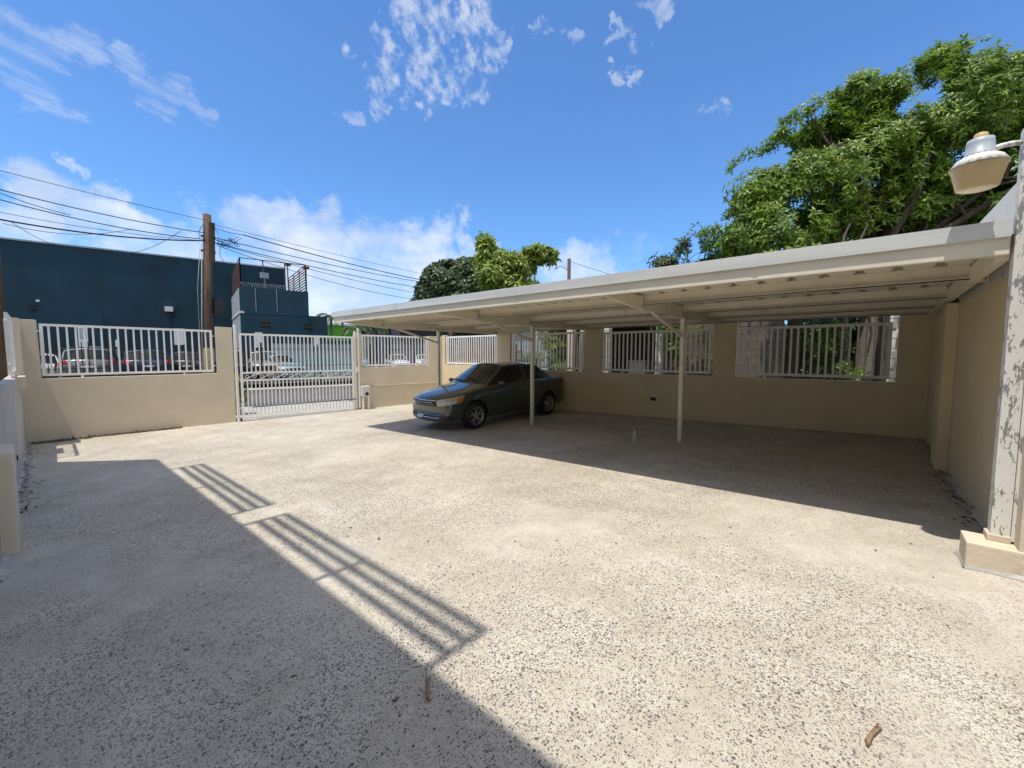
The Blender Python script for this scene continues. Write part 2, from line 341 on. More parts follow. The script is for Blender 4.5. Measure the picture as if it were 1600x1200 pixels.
# ------------------------------------------------------------------ object helpers
def tag(o, label=None, cat=None, group=None, kind=None):
    if label: o['label'] = label
    if cat: o['category'] = cat
    if group: o['group'] = group
    if kind: o['kind'] = kind
    return o
def empty(name, loc=(0, 0, 0), rz=0, label=None, cat=None, group=None):
    o = bpy.data.objects.new(name, None); o.empty_display_size = .2; col.objects.link(o)
    o.location = loc; o.rotation_euler = (0, 0, rz); return tag(o, label, cat, group)
def link_mesh(name, me, mat=None, parent=None, loc=None):
    if mat is not None and not me.materials: me.materials.append(mat)
    o = bpy.data.objects.new(name, me); col.objects.link(o)
    if parent is not None: o.parent = parent
    if loc is not None: o.location = loc
    return o
class MB:
    def __init__(s): s.v = []; s.f = []; s.sm = []
    def add(s, vs, fs, smooth=False):
        n = len(s.v); s.v += [tuple(v) for v in vs]; s.f += [tuple(i+n for i in f) for f in fs]; s.sm += [smooth]*len(fs); return s
    def box(s, a, b):
        (x0, y0, z0), (x1, y1, z1) = a, b
        vs = [(x0,y0,z0),(x1,y0,z0),(x1,y1,z0),(x0,y1,z0),(x0,y0,z1),(x1,y0,z1),(x1,y1,z1),(x0,y1,z1)]
        return s.add(vs, [(3,2,1,0),(4,5,6,7),(0,1,5,4),(1,2,6,5),(2,3,7,6),(3,0,4,7)])
    def beam(s, p0, p1, w, h, up=(0, 0, 1)):
        p0, p1 = Vector(p0), Vector(p1); d = (p1-p0).normalized(); u = Vector(up)
        if abs(d.dot(u)) > .99: u = Vector((1, 0, 0))
        r = d.cross(u).normalized(); u = r.cross(d)
        vs = [p + r*(w/2*a) + u*(h/2*b) for p in (p0, p1) for a, b in ((-1,-1),(1,-1),(1,1),(-1,1))]
        return s.add(vs, [(3,2,1,0),(4,5,6,7),(0,1,5,4),(1,2,6,5),(2,3,7,6),(3,0,4,7)])
    def tube(s, pts, rad, n=10, cap=True, smooth=True):
        pts = [Vector(p) for p in pts]; rad = rad if isinstance(rad, (list, tuple)) else [rad]*len(pts)
        vs = []; fs = []; pr = None
        for i, p in enumerate(pts):
            d = (pts[min(i+1, len(pts)-1)] - pts[max(i-1, 0)]).normalized()
            if pr is None: r = d.cross(Vector((0, 0, 1)) if abs(d.z) < .9 else Vector((1, 0, 0))).normalized()
            else: r = (pr - d*pr.dot(d)).normalized()
            pr = r; q = d.cross(r)
            for k in range(n):
                a = 2*math.pi*k/n; vs.append(p + (r*math.cos(a)+q*math.sin(a))*rad[i])
        for i in range(len(pts)-1):
            for k in range(n): fs.append((i*n+k, i*n+(k+1) % n, (i+1)*n+(k+1) % n, (i+1)*n+k))
        s.add(vs, fs, smooth)
        if cap:
            b = len(s.v)-len(vs); s.f.append(tuple(b+k for k in reversed(range(n)))); s.sm.append(False)
            s.f.append(tuple(b+(len(pts)-1)*n+k for k in range(n))); s.sm.append(False)
        return s
    def lathe(s, prof, c=(0, 0, 0), axis='z', n=28, smooth=True):
        vs = []; fs = []
        for r, h in prof:
            for k in range(n):
                a = 2*math.pi*k/n; x, y = r*math.cos(a), r*math.sin(a)
                p = (x, y, h) if axis == 'z' else (x, h, y)
                vs.append((p[0]+c[0], p[1]+c[1], p[2]+c[2]))
        for i in range(len(prof)-1):
            for k in range(n): fs.append((i*n+k, i*n+(k+1) % n, (i+1)*n+(k+1) % n, (i+1)*n+k))
        return s.add(vs, fs, smooth)
    def prism(s, poly, z0, z1):
        n = len(poly); vs = [(x, y, z0) for x, y in poly]+[(x, y, z1) for x, y in poly]
        return s.add(vs, [tuple(reversed(range(n))), tuple(range(n, 2*n))]+[(i, (i+1) % n, n+(i+1) % n, n+i) for i in range(n)])
    def elev(s, P0, P1, out, outline):
        """outline (s,z) along the plan line P0->P1, given thickness by the plan vector out"""
        P0, P1 = Vector((*P0, 0)), Vector((*P1, 0)); d = (P1-P0).normalized(); o = Vector((*out, 0))
        n = len(outline); vs = [P0+d*a+Vector((0, 0, z)) for a, z in outline]; vs += [v+o for v in vs]
        return s.add(vs, [tuple(range(n)), tuple(reversed(range(n, 2*n)))]+[((i+1) % n, i, n+i, n+(i+1) % n) for i in range(n)])
    def mesh(s, name='mesh', mat=None, bevel=0, recalc=True):
        me = bpy.data.meshes.new(name); me.from_pydata(s.v, [], s.f); me.update()
        for p, sm in zip(me.polygons, s.sm): p.use_smooth = sm
        if recalc or bevel:
            bm = bmesh.new(); bm.from_mesh(me)
            if bevel:
                es = [e for e in bm.edges if len(e.link_faces) == 2 and e.calc_face_angle(0) > .5]
                bmesh.ops.bevel(bm, geom=es, offset=bevel, segments=2, affect='EDGES', profile=.7)
            bmesh.ops.recalc_face_normals(bm, faces=bm.faces); bm.to_mesh(me); bm.free()
        if mat is not None: me.materials.append(mat)
        return me
    def build(s, name, mat, parent=None, bevel=0, loc=None, recalc=True):
        return link_mesh(name, s.mesh(name, mat, bevel, recalc), None, parent, loc)

# ------------------------------------------------------------------ yard geometry (metres)
GA, GB = .02022, -.02291
def gz(x, y): return GA*x + GB*y
mF = -.2085; yF = 14.373
FD = Vector((1, mF, 0)).normalized(); FN = Vector((-FD.y, FD.x, 0))       # along the street wall, and outwards
def FP(x, off=0): return (x+FN.x*off, yF+mF*x+FN.y*off)
def FS(x, x0): return (x-x0)/FD.x
DW = 10.107          # inner face of the long side wall
YR = -.706           # inner face of the right wall
def ST(s_, t_, z=0): # street frame: along the street from x=0, outwards from the wall
    p = Vector((0, yF, 0)) + FD*s_ + FN*t_; return Vector((p.x, p.y, z))
O_T = 14.073
def at_t(px, py, t): # point on the vertical plane t metres outside the street wall
    d = dir_px(px, py); k = (O_T+t)/(FN.dot(d)); return Vector((0, 0, H)) + d*k
def at_x(px, py, x):
    d = dir_px(px, py); return Vector((0, 0, H)) + d*(x/d.x)
def s_of(p): return (Vector((p.x, p.y, 0))-Vector((0, yF, 0))).dot(FD)

# ------------------------------------------------------------------ setting
g = MB().add([(-400,-400,-.62),(700,-400,-.62),(700,900,-.62),(-400,900,-.62)], [(0,1,2,3)])
tag(g.build('ground', M['grass']), kind='structure')
pl = [(-5, -6), (10.2, -6), (10.2, 12.25), (-5, yF+5*.2085+.05)]
g = MB().add([(x, y, gz(x, y)) for x, y in pl], [(0, 1, 2, 3)])
tag(g.build('yard_slab', M['slab']), kind='structure')
def sheet(name, mat, s0, s1, t0, t1, z0, z1=None, thick=0):
    z1 = z0 if z1 is None else z1
    b = MB(); ps = [ST(s0, t0, z0), ST(s1, t0, z0), ST(s1, t1, z1), ST(s0, t1, z1)]
    if thick:
        q = [p-Vector((0, 0, thick)) for p in ps]
        b.add(ps+q, [(0,1,2,3),(7,6,5,4),(0,4,5,1),(1,5,6,2),(2,6,7,3),(3,7,4,0)])
    else: b.add(ps, [(0, 1, 2, 3)])
    return tag(b.build(name, mat), kind='structure')
sheet('driveway_apron', M['concrete'], 3.0, 7.8, .0, 3.4, -.15, -.20)
sheet('near_pavement', M['concrete'], -60, 80, .16, 2.6, -.215, -.215, .15)
sheet('road', M['asphalt'], -80, 120, 2.4, 10.0, -.30, -.22)
sheet('far_pavement', M['concrete'], -80, 120, 9.6, 10.75, -.06, -.06, .3)
sheet('parking_lot', M['asphalt'], -80, 140, 10.75, 75, .14, .16)
g = MB().add([(DW+.1, -12, .05), (30, -12, .05), (30, 14, .05), (DW+.1, 12.0, .05)], [(0, 1, 2, 3)])
tag(g.build('neighbour_yard_ground', M['earth']), kind='structure')

# ------------------------------------------------------------------ walls
def wall_thing(name, label, cat='wall', group=None):
    return empty(name, (0, 0, 0), 0, label, cat, group)
# street wall, left of the gate
x0, x1 = -.36, 3.72
w = wall_thing('boundary_wall', 'cream rendered street wall with one wide barred opening, left of the gate')
S = lambda x: FS(x, x0)
b = MB().elev(FP(x0), FP(x1), (FN.x*.16, FN.y*.16), [(0,-.7),(S(x1),-.7),(S(x1),2.42),(S(3.34),2.43),(S(3.34),1.155),(S(.11),1.125),(S(.09),2.46),(0,2.465)])
b.build('wall_body', M['cream'], w, bevel=.008)
# street wall, right of the gate
x0, x1 = 6.98, DW
w = wall_thing('boundary_wall', 'cream rendered street wall with barred opening between the gate and the yard corner')
S = lambda x: FS(x, x0)
b = MB().elev(FP(x0), FP(x1), (FN.x*.16, FN.y*.16), [(0,-.7),(S(x1),-.7),(S(x1),2.33),(S(9.58),2.33),(S(9.58),1.255),(S(7.19),1.235),(S(7.19),2.36),(0,2.36)])
b.build('wall_body', M['cream'], w, bevel=.008)
q0, q1 = FP(7.42, -.012), FP(9.95, -.012)
MB().beam((q0[0], q0[1], .60), (q1[0], q1[1], .62), .024, .018).build('groove_strip', M['cream'], w)
# long side wall under the carport
ycor = yF+mF*DW
w = wall_thing('boundary_wall', 'long cream side wall behind the carport with four barred openings')
def WO(y): return ycor-.005-y
out = [(0,-.4),(WO(YR),-.4),(WO(YR),2.40),(WO(-.28),2.40),(WO(-.28),1.185),(WO(2.33),1.185),(WO(2.33),2.40),(WO(2.78),2.40),(WO(2.78),1.185),
       (WO(5.61),1.185),(WO(5.61),2.40),(WO(6.12),2.40),(WO(6.12),1.19),(WO(8.88),1.215),(WO(8.88),2.40),(WO(9.44),2.40),(WO(9.44),1.275),(WO(12.10),1.285),(WO(12.10),2.37),(0,2.37)]
MB().elev((DW, ycor-.005), (DW, YR), (.16, 0), out).build('wall_body', M['cream_warm'], w, bevel=.008)
# right wall, taller
w = wall_thing('boundary_wall', 'tall cream wall closing the right end of the carport, stained white at its top')
RWY = lambda x: YR-.026*(DW-x)
MB().prism([(4.83, RWY(4.83)), (4.83, -1.02), (DW+.16, -.90), (DW+.16, RWY(DW+.16))], -.3, 2.36).build('wall_body', M['cream_warm'], w)
MB().prism([(4.83, RWY(4.83)-.003), (4.83, -1.017), (DW+.16, -.897), (DW+.16, RWY(DW+.16)-.003)], 2.362, 3.14).build('upper_wall', M['stained_white'], w)
MB().box((7.72, YR-.06, -.2), (8.32, YR+.055, 2.34)).build('pilaster', M['cream_warm'], w, bevel=.006)
w = wall_thing('boundary_wall', 'rough cream wall end standing on the low block at the right edge')
MB().box((4.50, -4.2, .1), (4.74, -.825, 3.30)).build('wall_body', M['cream_rough'], w, bevel=.006)
bl = MB().box((4.485, -4.2, -.1), (4.775, -.571, .304)).build('plinth_block', M['cream_rough'], bevel=.012)
tag(bl, 'low rough cream plinth block at the foot of the peeling white post', 'block')
# left wall
LX = lambda y: -.337+.0114*y
w = wall_thing('boundary_wall', 'grey white left side wall with patchy paint and barred opening near the street')
P0, P1 = (LX(4.6), 4.6), (LX(14.42), 14.42)
MB().elev(P0, P1, (-.13, 0), [(0,-.7),(9.82,-.7),(9.82,2.45),(9.15,2.45),(9.15,1.26),(0,1.26)]).build('wall_body', M['greywhite'], w, bevel=.006)
MB().box((LX(6.6)-.05, 5.9, -.4), (LX(6.6)+.10, 6.5, .80)).build('pilaster', M['cream'], w, bevel=.03)
MB().box((LX(12.5)-.02, 12.1, 1.02), (LX(12.5)+.10, 12.9, 1.26)).build('sill_block', M['cream'], w, bevel=.006)
MB().box((LX(13.5)-.13, 13.4, 1.262), (LX(13.5)+.06, 14.0, 2.43)).build('pillar', M['cream'], w, bevel=.006)
MB().lathe([(0, 0), (.045, 0), (.045, .01), (.03, .012), (.03, -.02), (0, -.02)], (0, 0, 0), 'z', 14).build('vent_hole', M['dark'], w).matrix_local = Matrix.Translation((LX(9.7)+.004, 9.7, .13)) @ Matrix.Rotation(R(90), 4, 'Y')

def skirt(parent, x_of, y0, y1, side, wmin, wmax, seed, name='mortar_skirt'):
    rng = random.Random(seed); n_ = int(abs(y1-y0)/.06); vs = []
    for i in range(n_+1):
        a = y0+(y1-y0)*i/n_; w_ = wmin+(wmax-wmin)*max(0, noise.noise(Vector((a*2.3, seed, 0)))+.35)*rng.uniform(.6, 1.2)
        p = x_of(a); q = (p[0]+side[0]*w_, p[1]+side[1]*w_)
        vs += [(p[0], p[1], gz(*p)+.03), (q[0], q[1], gz(*q)+.003)]
    MB().add(vs, [(2*i, 2*i+1, 2*i+3, 2*i+2) for i in range(n_)]).build(name, M['mortar'], parent)
M['mortar'] = paint('pale_mortar_smear', (.44, .425, .39), .9, .25, 9, bmp=.6, bscale=40)
skirt(w, lambda a: (LX(a)+.001, a), 5.2, 13.6, (1, 0), .012, .10, 3)
for o_ in bpy.data.objects:
    if o_.get('label') == 'tall cream wall closing the right end of the carport, stained white at its top':
        skirt(o_, lambda a: (a, RWY(a)+.001), 5.0, 7.65, (0, 1), .01, .10, 5)
    if o_.get('label') == 'rough cream wall end standing on the low block at the right edge':
        skirt(o_, lambda a: (4.484, a), -.95, -.57, (-1, 0), .01, .06, 7); skirt(o_, lambda a: (a, -.5705), 4.47, 4.78, (0, 1), .01, .09, 8)

# multi-storey house on the left whose roof railing throws the barred shadow
hb = empty('apartment_house', (-.45, 0, 0), 0, 'tall rendered house beyond the left edge, casting the long shadow', 'building')
def hbp(*a): return a
fx = 0.0
MB().prism([(fx, -5), (fx, 9.75), (-1.6, 11.6), (-9, 11.6), (-9, -5)], -.4, 6.42).build('wall', M['cream'], hb)
def railing(y0, y1, mid):
    r = MB()
    top = 7.92
    for z in (6.98, 7.46, top): r.beam((fx-.02, y0, z), (fx-.02, y1, z), .05, .11)
    for y in (y0+.02, mid, y1-.02): r.beam((fx-.02, y, 6.43), (fx-.02, y, top), .05, .04)
    r.build('roof_railing', M['white_paint'], hb)
railing(1.86, 5.02, 3.3); railing(5.44, 8.66, 7.0)
for k in range(3):
    for yy in (-3.2, .4, 4.0, 7.4):
        MB().box((fx-.04, yy, .9+k*2.0), (fx+.02, yy+1.2, 2.0+k*2.0)).build('window', M['glass'], hb)

# ------------------------------------------------------------------ fence panels
def panel(P0, P1, z0, z1, n, label, bw=.034, fw=.055, th=.03, mat='white_paint', name='fence_panel', group='barred fence panels in the wall openings', z0b=None, z1b=None, cat='fence panel'):
    P0, P1 = Vector(P0), Vector(P1); L_ = (P1-P0).length; ang = math.atan2((P1-P0).y, (P1-P0).x)
    z0b = z0 if z0b is None else z0b; z1b = z1 if z1b is None else z1b
    e = empty(name, ((P0.x+P1.x)/2, (P0.y+P1.y)/2, (z0+z0b)/2), ang, label, cat, group)
    a0, a1 = 0, z0b-z0; h0 = z1-z0; h1 = z1b-z0; c = (a0+a1)/2
    hl = L_/2
    f = MB()
    f.beam((-hl, 0, a0-c+fw/2), (hl, 0, a1-c+fw/2), th+.01, fw); f.beam((-hl, 0, h0-c-fw/2), (hl, 0, h1-c-fw/2), th+.01, fw)
    f.beam((-hl+fw/2, 0, a0-c+fw), (-hl+fw/2, 0, h0-c-fw), th+.01, fw, up=(1, 0, 0)); f.beam((hl-fw/2, 0, a1-c+fw), (hl-fw/2, 0, h1-c-fw), th+.01, fw, up=(1, 0, 0))
    # short lugs that hold the frame off the masonry
    for sx in (-hl*.6, hl*.6): f.box((sx-.02, -.012, -.05-c), (sx+.02, .012, .0-c))
    for zz_ in (.15, .85): f.box((-hl-.06, -.01, h0*zz_-c), (-hl, .01, h0*zz_-c+.025)); f.box((hl, -.01, h1*zz_-c), (hl+.05, .01, h1*zz_-c+.025))
    f.build('frame', M[mat], e)
    bm_ = None
    for i in range(1, n+1):
        t = i/(n+1); zb = a0+(a1-a0)*t+fw*.8-c; zt = h0+(h1-h0)*t-fw*.8-c
        if bm_ is None: bm_ = MB().box((-bw/2, -th/2, 0), (bw/2, th/2, 1)).mesh('bar', M[mat])
        o = link_mesh('bar', bm_, None, e, (-hl+L_*t, 0, zb)); o.scale.z = zt-zb
    return e
off = .07
panel(FP(.14, off), FP(3.27, off), 1.18, 2.38, 21, 'wide white barred panel in the street wall left of the gate', z0b=1.20, z1b=2.335)
panel(FP(7.22, off), FP(9.54, off), 1.27, 2.325, 20, 'white barred panel in the street wall right of the gate', bw=.032, z0b=1.285, z1b=2.31)
panel((DW+.06, 12.06), (DW+.06, 9.48), 1.32, 2.32, 22, 'sunlit white barred panel nearest the yard corner, orange brown boards behind', bw=.032, z0b=1.30)
panel((DW+.06, 8.84), (DW+.06, 6.17), 1.26, 2.31, 22, 'white barred panel behind the car roof, bushes and pale trunk behind', z0b=1.24)
panel((DW+.06, 5.56), (DW+.06, 2.84), 1.235, 2.27, 23, 'white barred panel behind the middle carport post, dark shed behind')
panel((DW+.06, 2.26), (DW+.06, -.20), 1.235, 2.26, 20, 'white barred panel at the right end under the carport, dark tree trunks behind')
panel((LX(11.5)-.05, 11.5), (LX(13.3)-.05, 13.35), 1.32, 2.42, 11, 'white barred panel in the left side wall, seen edge on')

# ------------------------------------------------------------------ gate
gt = empty('sliding_gate', (*FP(3.86, -.06), gz(*FP(3.86))), math.atan2(FD.y, FD.x), 'white sliding gate of upright bars with a scrollwork band', 'gate')
GL = (6.92-3.86)/FD.x
f = MB()
zt0, zt1 = 2.50, 2.48
f.beam((0, 0, zt0-.03), (GL, 0, zt1-.03), .045, .055)
f.beam((.03, 0, .12), (.03, 0, zt0-.055), .045, .06, up=(1, 0, 0)); f.beam((GL-.03, 0, .12), (GL-.03, 0, zt1-.055), .045, .06, up=(1, 0, 0))
for z in (1.38, 1.17): f.beam((.06, 0, z), (GL-.06, 0, z), .042, .05)
f.beam((0, 0, .07), (GL, 0, .07), .05, .10)
f.build('frame', M['white_paint'], gt)
gb_u = MB().box((-.016, -.013, 0), (.016, .013, 1)).mesh('bar', M['white_paint'])
for i in range(1, 28):
    x = .06+(GL-.12)*i/28
    o = link_mesh('bar', gb_u, None, gt, (x, 0, 1.40)); o.scale.z = zt0-.06-1.40
for i in range(1, 30):
    x = .06+(GL-.12)*i/30
    o = link_mesh('bar', gb_u, None, gt, (x, 0, .12)); o.scale.z = 1.15-.12
sc = MB()
for k in range(4):
    xa = .06+(GL-.12)*k/4; xb = .06+(GL-.12)*(k+1)/4
    if k: sc.box((xa-.012, -.018, 1.195), (xa+.012, .018, 1.355))
    for j in range(2):
        for sgn in (1, -1):
            cx = xa+(xb-xa)*(.25+.5*j); pts = []
            for q in range(22):
                a = q/21*2.6*math.pi; r_ = .062*(1-q/30)
                pts.append((cx+sgn*(.085-r_*math.cos(a)*1.2), 0, 1.275+sgn*r_*math.sin(a)))
            sc.tube(pts, .009, 5)
        sc.tube([(xa+(xb-xa)*(.5*j+.02), 0, 1.20), (xa+(xb-xa)*(.5*j+.25), 0, 1.275), (xa+(xb-xa)*(.5*j+.48), 0, 1.35)], .009, 5)
sc.build('scroll_band', M['white_paint'], gt)
MB().tube([(.25, -.05, .40), (GL+.05, -.05, .44)], .013, 6).build('latch_rod', M['black_metal'], gt)
MB().box((0, -.03, -.0), (.34, .02, .02)).box((.3, -.02, .0), (.36, .01, .05)).build('roller', M['black_metal'], gt)
gp = MB(); p = FP(3.775, -.04); gp.box((p[0]-.03, p[1]-.03, -.3), (p[0]+.03, p[1]+.03, 2.50))
o = gp.build('gate_post', M['white_paint'], bevel=.004); tag(o, 'slim white steel gate post beside the left street wall', 'post')
pst = empty('gate_post', (*FP(6.98, -.06), -.1), math.atan2(FD.y, FD.x), 'pair of white steel guide posts at the right end of the gate, rusty on top', 'post')
MB().box((-.04, -.03, 0), (.02, .03, 2.53)).build('guide_post', M['cream_steel'], pst, .004)
MB().box((.07, -.03, 0), (.12, .03, 2.56)).build('guide_post', M['white_paint'], pst, .004)
MB().box((-.04, -.035, 2.30), (.02, -.031, 2.50)).box((-.03, -.04, 1.18), (.115, -.031, 1.36)).build('rust_plate', M['white_paint'], pst)
MB().lathe([(0, 2.62), (.02, 2.60), (.035, 2.57), (.02, 2.56)], (.095, 0, 0), 'z', 10).build('finial', M['white_paint'], pst)
p = FP(7.23, -.18)
go = empty('gate_motor', (p[0], p[1], gz(*p)), math.atan2(FD.y, FD.x), 'white gate motor box on a pedestal at the right end of the gate', 'gate motor')
bx = MB().box((-.13, -.10, .42), (.13, .10, .78)).build('housing', M['lamp_white'], go, .03)
MB().lathe([(0, -.105), (.06, -.105), (.06, -.09)], (.02, -0.001, .52), 'y', 16).build('dial', M['plastic_black'], go)
MB().box((.06, -.05, 0), (.12, .03, .43)).box((-.10, -.05, 0), (-.06, .03, .43)).build('pedestal', M['white_paint'], go)

# ------------------------------------------------------------------ carport
VF = 4.687; UL = 9.539
cp = empty('carport', (7.7, 4.4, 0), 0, 'long flat cream steel carport with corrugated deck over the parking bays', 'carport')
inv = Matrix.Translation((-7.7, -4.4, 0))
def cpart(b, name, mat, bevel=0):
    b.v = [(x-7.7, y-4.4, z) for x, y, z in b.v]; return b.build(name, mat, cp, bevel)
YE = YR+.02
# gutter: open channel, top lip and face
cpart(MB().box((VF-.055, YE, 2.535), (VF-.04, UL, 2.655)).box((VF-.04, YE, 2.64), (VF+.06, UL, 2.655)).box((VF-.055, UL, 2.535), (VF+.06, UL+.012, 2.655)), 'gutter', M['gutter'])
cpart(MB().box((VF-.03, YE, 2.43), (VF-.018, UL, 2.64)).box((VF-.03, YE, 2.415), (VF+.045, UL, 2.43)), 'front_beam', M['cream_steel'])
for yj in (.9, 3.95, 7.0):
    cpart(MB().box((VF-.0585, yj, 2.533), (VF-.0555, yj+.05, 2.657)), 'gutter_joint', M['gutter'])
def purlin(x, h=.15, zb=2.42):
    c = MB().box((x-.004, YR+.075, zb+.012), (x+.006, UL-.06, zb+h)).box((x-.05, YR+.075, zb), (x+.006, UL-.06, zb+.012)).box((x-.05, YR+.075, zb-.0), (x-.044, UL-.06, zb+.022))
    cpart(c, 'purlin', M['cream_steel'])
for x, zb_ in ((5.9, 2.395), (7.60, 2.395), (9.02, 2.39), (10.02, 2.365)): purlin(x, .15, zb_)
# corrugated deck, ribs running front to back
prof = []; y = YE; pitch = .305
while y < UL-.01:
    prof += [(y, 0), (y+.20, 0), (y+.225, .038), (y+.275, .038)]; y += pitch
prof = [(a, b_) for a, b_ in prof if a < UL]+[(UL, 0)]
vs = []; fs = []
for a, b_ in prof: vs += [(VF+.0, a, 2.552+b_), (DW+.22, a, 2.530+b_)]
vs[0] = (vs[0][0], -.9, vs[0][2]); vs[1] = (vs[1][0], -.9, vs[1][2])
for i in range(len(prof)-1): fs.append((2*i, 2*i+1, 2*i+3, 2*i+2))
d = MB().add(vs, fs); vs2 = [(x, y_, z+.006) for x, y_, z in vs]; d.add(vs2, [tuple(reversed(f_)) for f_ in fs])
d.add([vs[0], vs[1], vs2[1], vs2[0]], [(0, 1, 2, 3)]); d.add([vs[-2], vs[-1], vs2[-1], vs2[-2]], [(0, 1, 2, 3)])
cpart(d, 'roof_deck', M['deck'])
YP = (9.476-.0, 6.054, 2.632)
def rafter(y, x0=VF+.05, x1=DW-.05, zb=2.325, h=.069):
    e_ = [(x0, 2.43), (x0+1.2, zb+.012), (x1, zb), (x1, 2.515), (x0, 2.535)]; vs = [(a, y-.026, c) for a, c in e_]+[(a, y+.026, c) for a, c in e_]
    cpart(MB().add(vs, [(0,1,2,3,4),(9,8,7,6,5)]+[(i, 5+i, 5+(i+1) % 5, (i+1) % 5) for i in range(5)]), 'rafter', M['cream_steel'])
for y in YP: rafter(min(y, UL-.06))
cpart(MB().add([(VF+.05, YR+.005, 2.385), (VF+.05, YR+.075, 2.385), (DW-.04, YR+.075, 2.345), (DW-.04, YR+.005, 2.345), (VF+.05, YR+.005, 2.52), (VF+.05, YR+.075, 2.52), (DW-.04, YR+.075, 2.50), (DW-.04, YR+.005, 2.50)], [(3,2,1,0),(4,5,6,7),(0,1,5,4),(1,2,6,5),(2,3,7,6),(3,0,4,7)]), 'rafter', M['cream_steel'])
for y in YP:
    yy = min(y, UL-.06)
    p = cpart(MB().box((7.68-.035, yy-.035, gz(7.68, yy)-.03), (7.68+.035, yy+.035, 2.325)), 'post', M['cream_steel'], .004)
    cpart(MB().beam((7.65, yy, 2.00), (6.30, yy, 2.345), .045, .045), 'brace', M['cream_steel'])
    cpart(MB().box((5.84, yy-.05, 2.408), (5.855, yy+.05, 2.545)), 'bracket', M['cream_steel'])
for x in (6.28, 7.76, 8.98):
    yw = YR-.026*(DW-x)
    cpart(MB().tube([(x, yw+.0, 2.43), (x, YR+.03, 2.43)], .02, 8).box((x-.03, yw, 2.38), (x+.03, yw+.012, 2.50)), 'wall_bracket', M['cream_steel'])

# post, lamp
pw = empty('corner_post', (4.72, -.76, .304), 0, 'tall white angle post with badly peeling paint on the plinth block', 'post')
MB().box((-.075, -.045, 0), (.04, .052, 2.98)).build('post_face', M['peel'], pw, .004)
MB().box((-.082, -.088, .02), (-.035, -.048, 2.97)).build('side_strip', M['peel'], pw, .003)
MB().box((-.09, -.05, 0), (.055, .07, .05)).build('foot', M['cream_rough'], pw, .008)
lc = dir_px(1529, 262)*2.92+Vector((0, 0, H))
lm_ = empty('security_lamp', (lc.x, lc.y, lc.z), 0, 'grey and cream yard lamp with yellowed lens on a short wall arm', 'lamp')
MB().lathe([(0, -.150), (.085, -.152), (.108, -.143), (.142, -.005), (.150, .0), (.146, .008)], n=36).build('lens', M['lens'], lm_)
c_ = MB()
prof = []; n_ = 72
for (r_, h_) in ((.146, .006), (.152, .010), (.118, .056), (.086, .078), (0, .080)): prof.append((r_, h_))
vs = []; fs = []
for (r_, h_) in prof:
    for k in range(n_):
        rr = r_*(1+(.034 if k % 4 < 2 else -.022)*(1 if .08 < r_ < .15 else 0)); a = 2*math.pi*k/n_
        vs.append((rr*math.cos(a), rr*math.sin(a), h_))
for i in range(len(prof)-1):
    for k in range(n_): fs.append((i*n_+k, i*n_+(k+1) % n_, (i+1)*n_+(k+1) % n_, (i+1)*n_+k))
c_.add(vs, fs, True).build('reflector_collar', M['lamp_white'], lm_)
MB().lathe([(.086, .078), (.088, .084), (.078, .088), (.072, .165), (.068, .192), (.0, .198)], n=30).build('housing', M['lamp_grey'], lm_)
MB().lathe([(.036, .194), (.036, .228), (.030, .234), (0, .235)], n=20).build('photocell', M['photocell'], lm_)
MB().tube([(.03, -.06, .115), (.10, -.11, .15), (.22, -.18, .19), (.32, -.26, .21)], [.022, .018, .018, .018], 10).build('arm', M['peel'], lm_)
MB().box((-.001, -.144, -.10), (.003, -.13, 0)).build('seam', M['rust'], lm_)
lm_.scale = (.98, .98, .98)

# outlet box, bottle, twigs
tag(MB().box((DW-.03, 4.07, .53), (DW-.001, 4.19, .61)).box((DW-.034, 4.085, .54), (DW-.0305, 4.125, .60)).build('outlet_box', M['plastic_black'], bevel=.004), 'small dark outlet box low on the long wall', 'outlet')
bt = empty('plastic_bottle', (7.10, 3.24, gz(7.10, 3.24)), 0, 'small clear plastic bottle standing under the carport left of the post', 'bottle')
mtb, nt, b_ = mat_base('bottle_plastic'); b_.inputs['Base Color'].default_value = (.75, .8, .8, 1); b_.inputs['Transmission Weight'].default_value = .75; b_.inputs['Roughness'].default_value = .15
MB().lathe([(0, 0), (.038, 0), (.042, .02), (.040, .07), (.043, .10), (.040, .15), (.018, .19), (.015, .205)], n=18).build('bottle_body', mtb, bt)
MB().lathe([(.021, .198), (.021, .225), (0, .226)], n=14).build('cap', M['signwhite'], bt)
for (xy, a, L_, lab, dbl) in (((2.29, -.07), -.27, .15, 'reddish brown dry twig lying on the slab at lower right', 1), ((1.235, 1.635), .92, .15, 'thin pair of pale twigs lying at the tip of the railing shadow', 1)):
    tw = empty('twig', (xy[0], xy[1], gz(*xy)+.012), a, lab, 'twig')
    MB().tube([(-L_/2, 0, 0), (0, .006, .004), (L_/2, -.004, 0)], [.007, .0085, .006], 7).build('stick', M['twigwood'], tw)
    MB().tube([(-L_/2+.02, .012, 0), (0.02, .010, .002), (L_/2+.02, .011, 0)], [.004, .005, .003], 6).build('stick', M['twigwood'], tw)

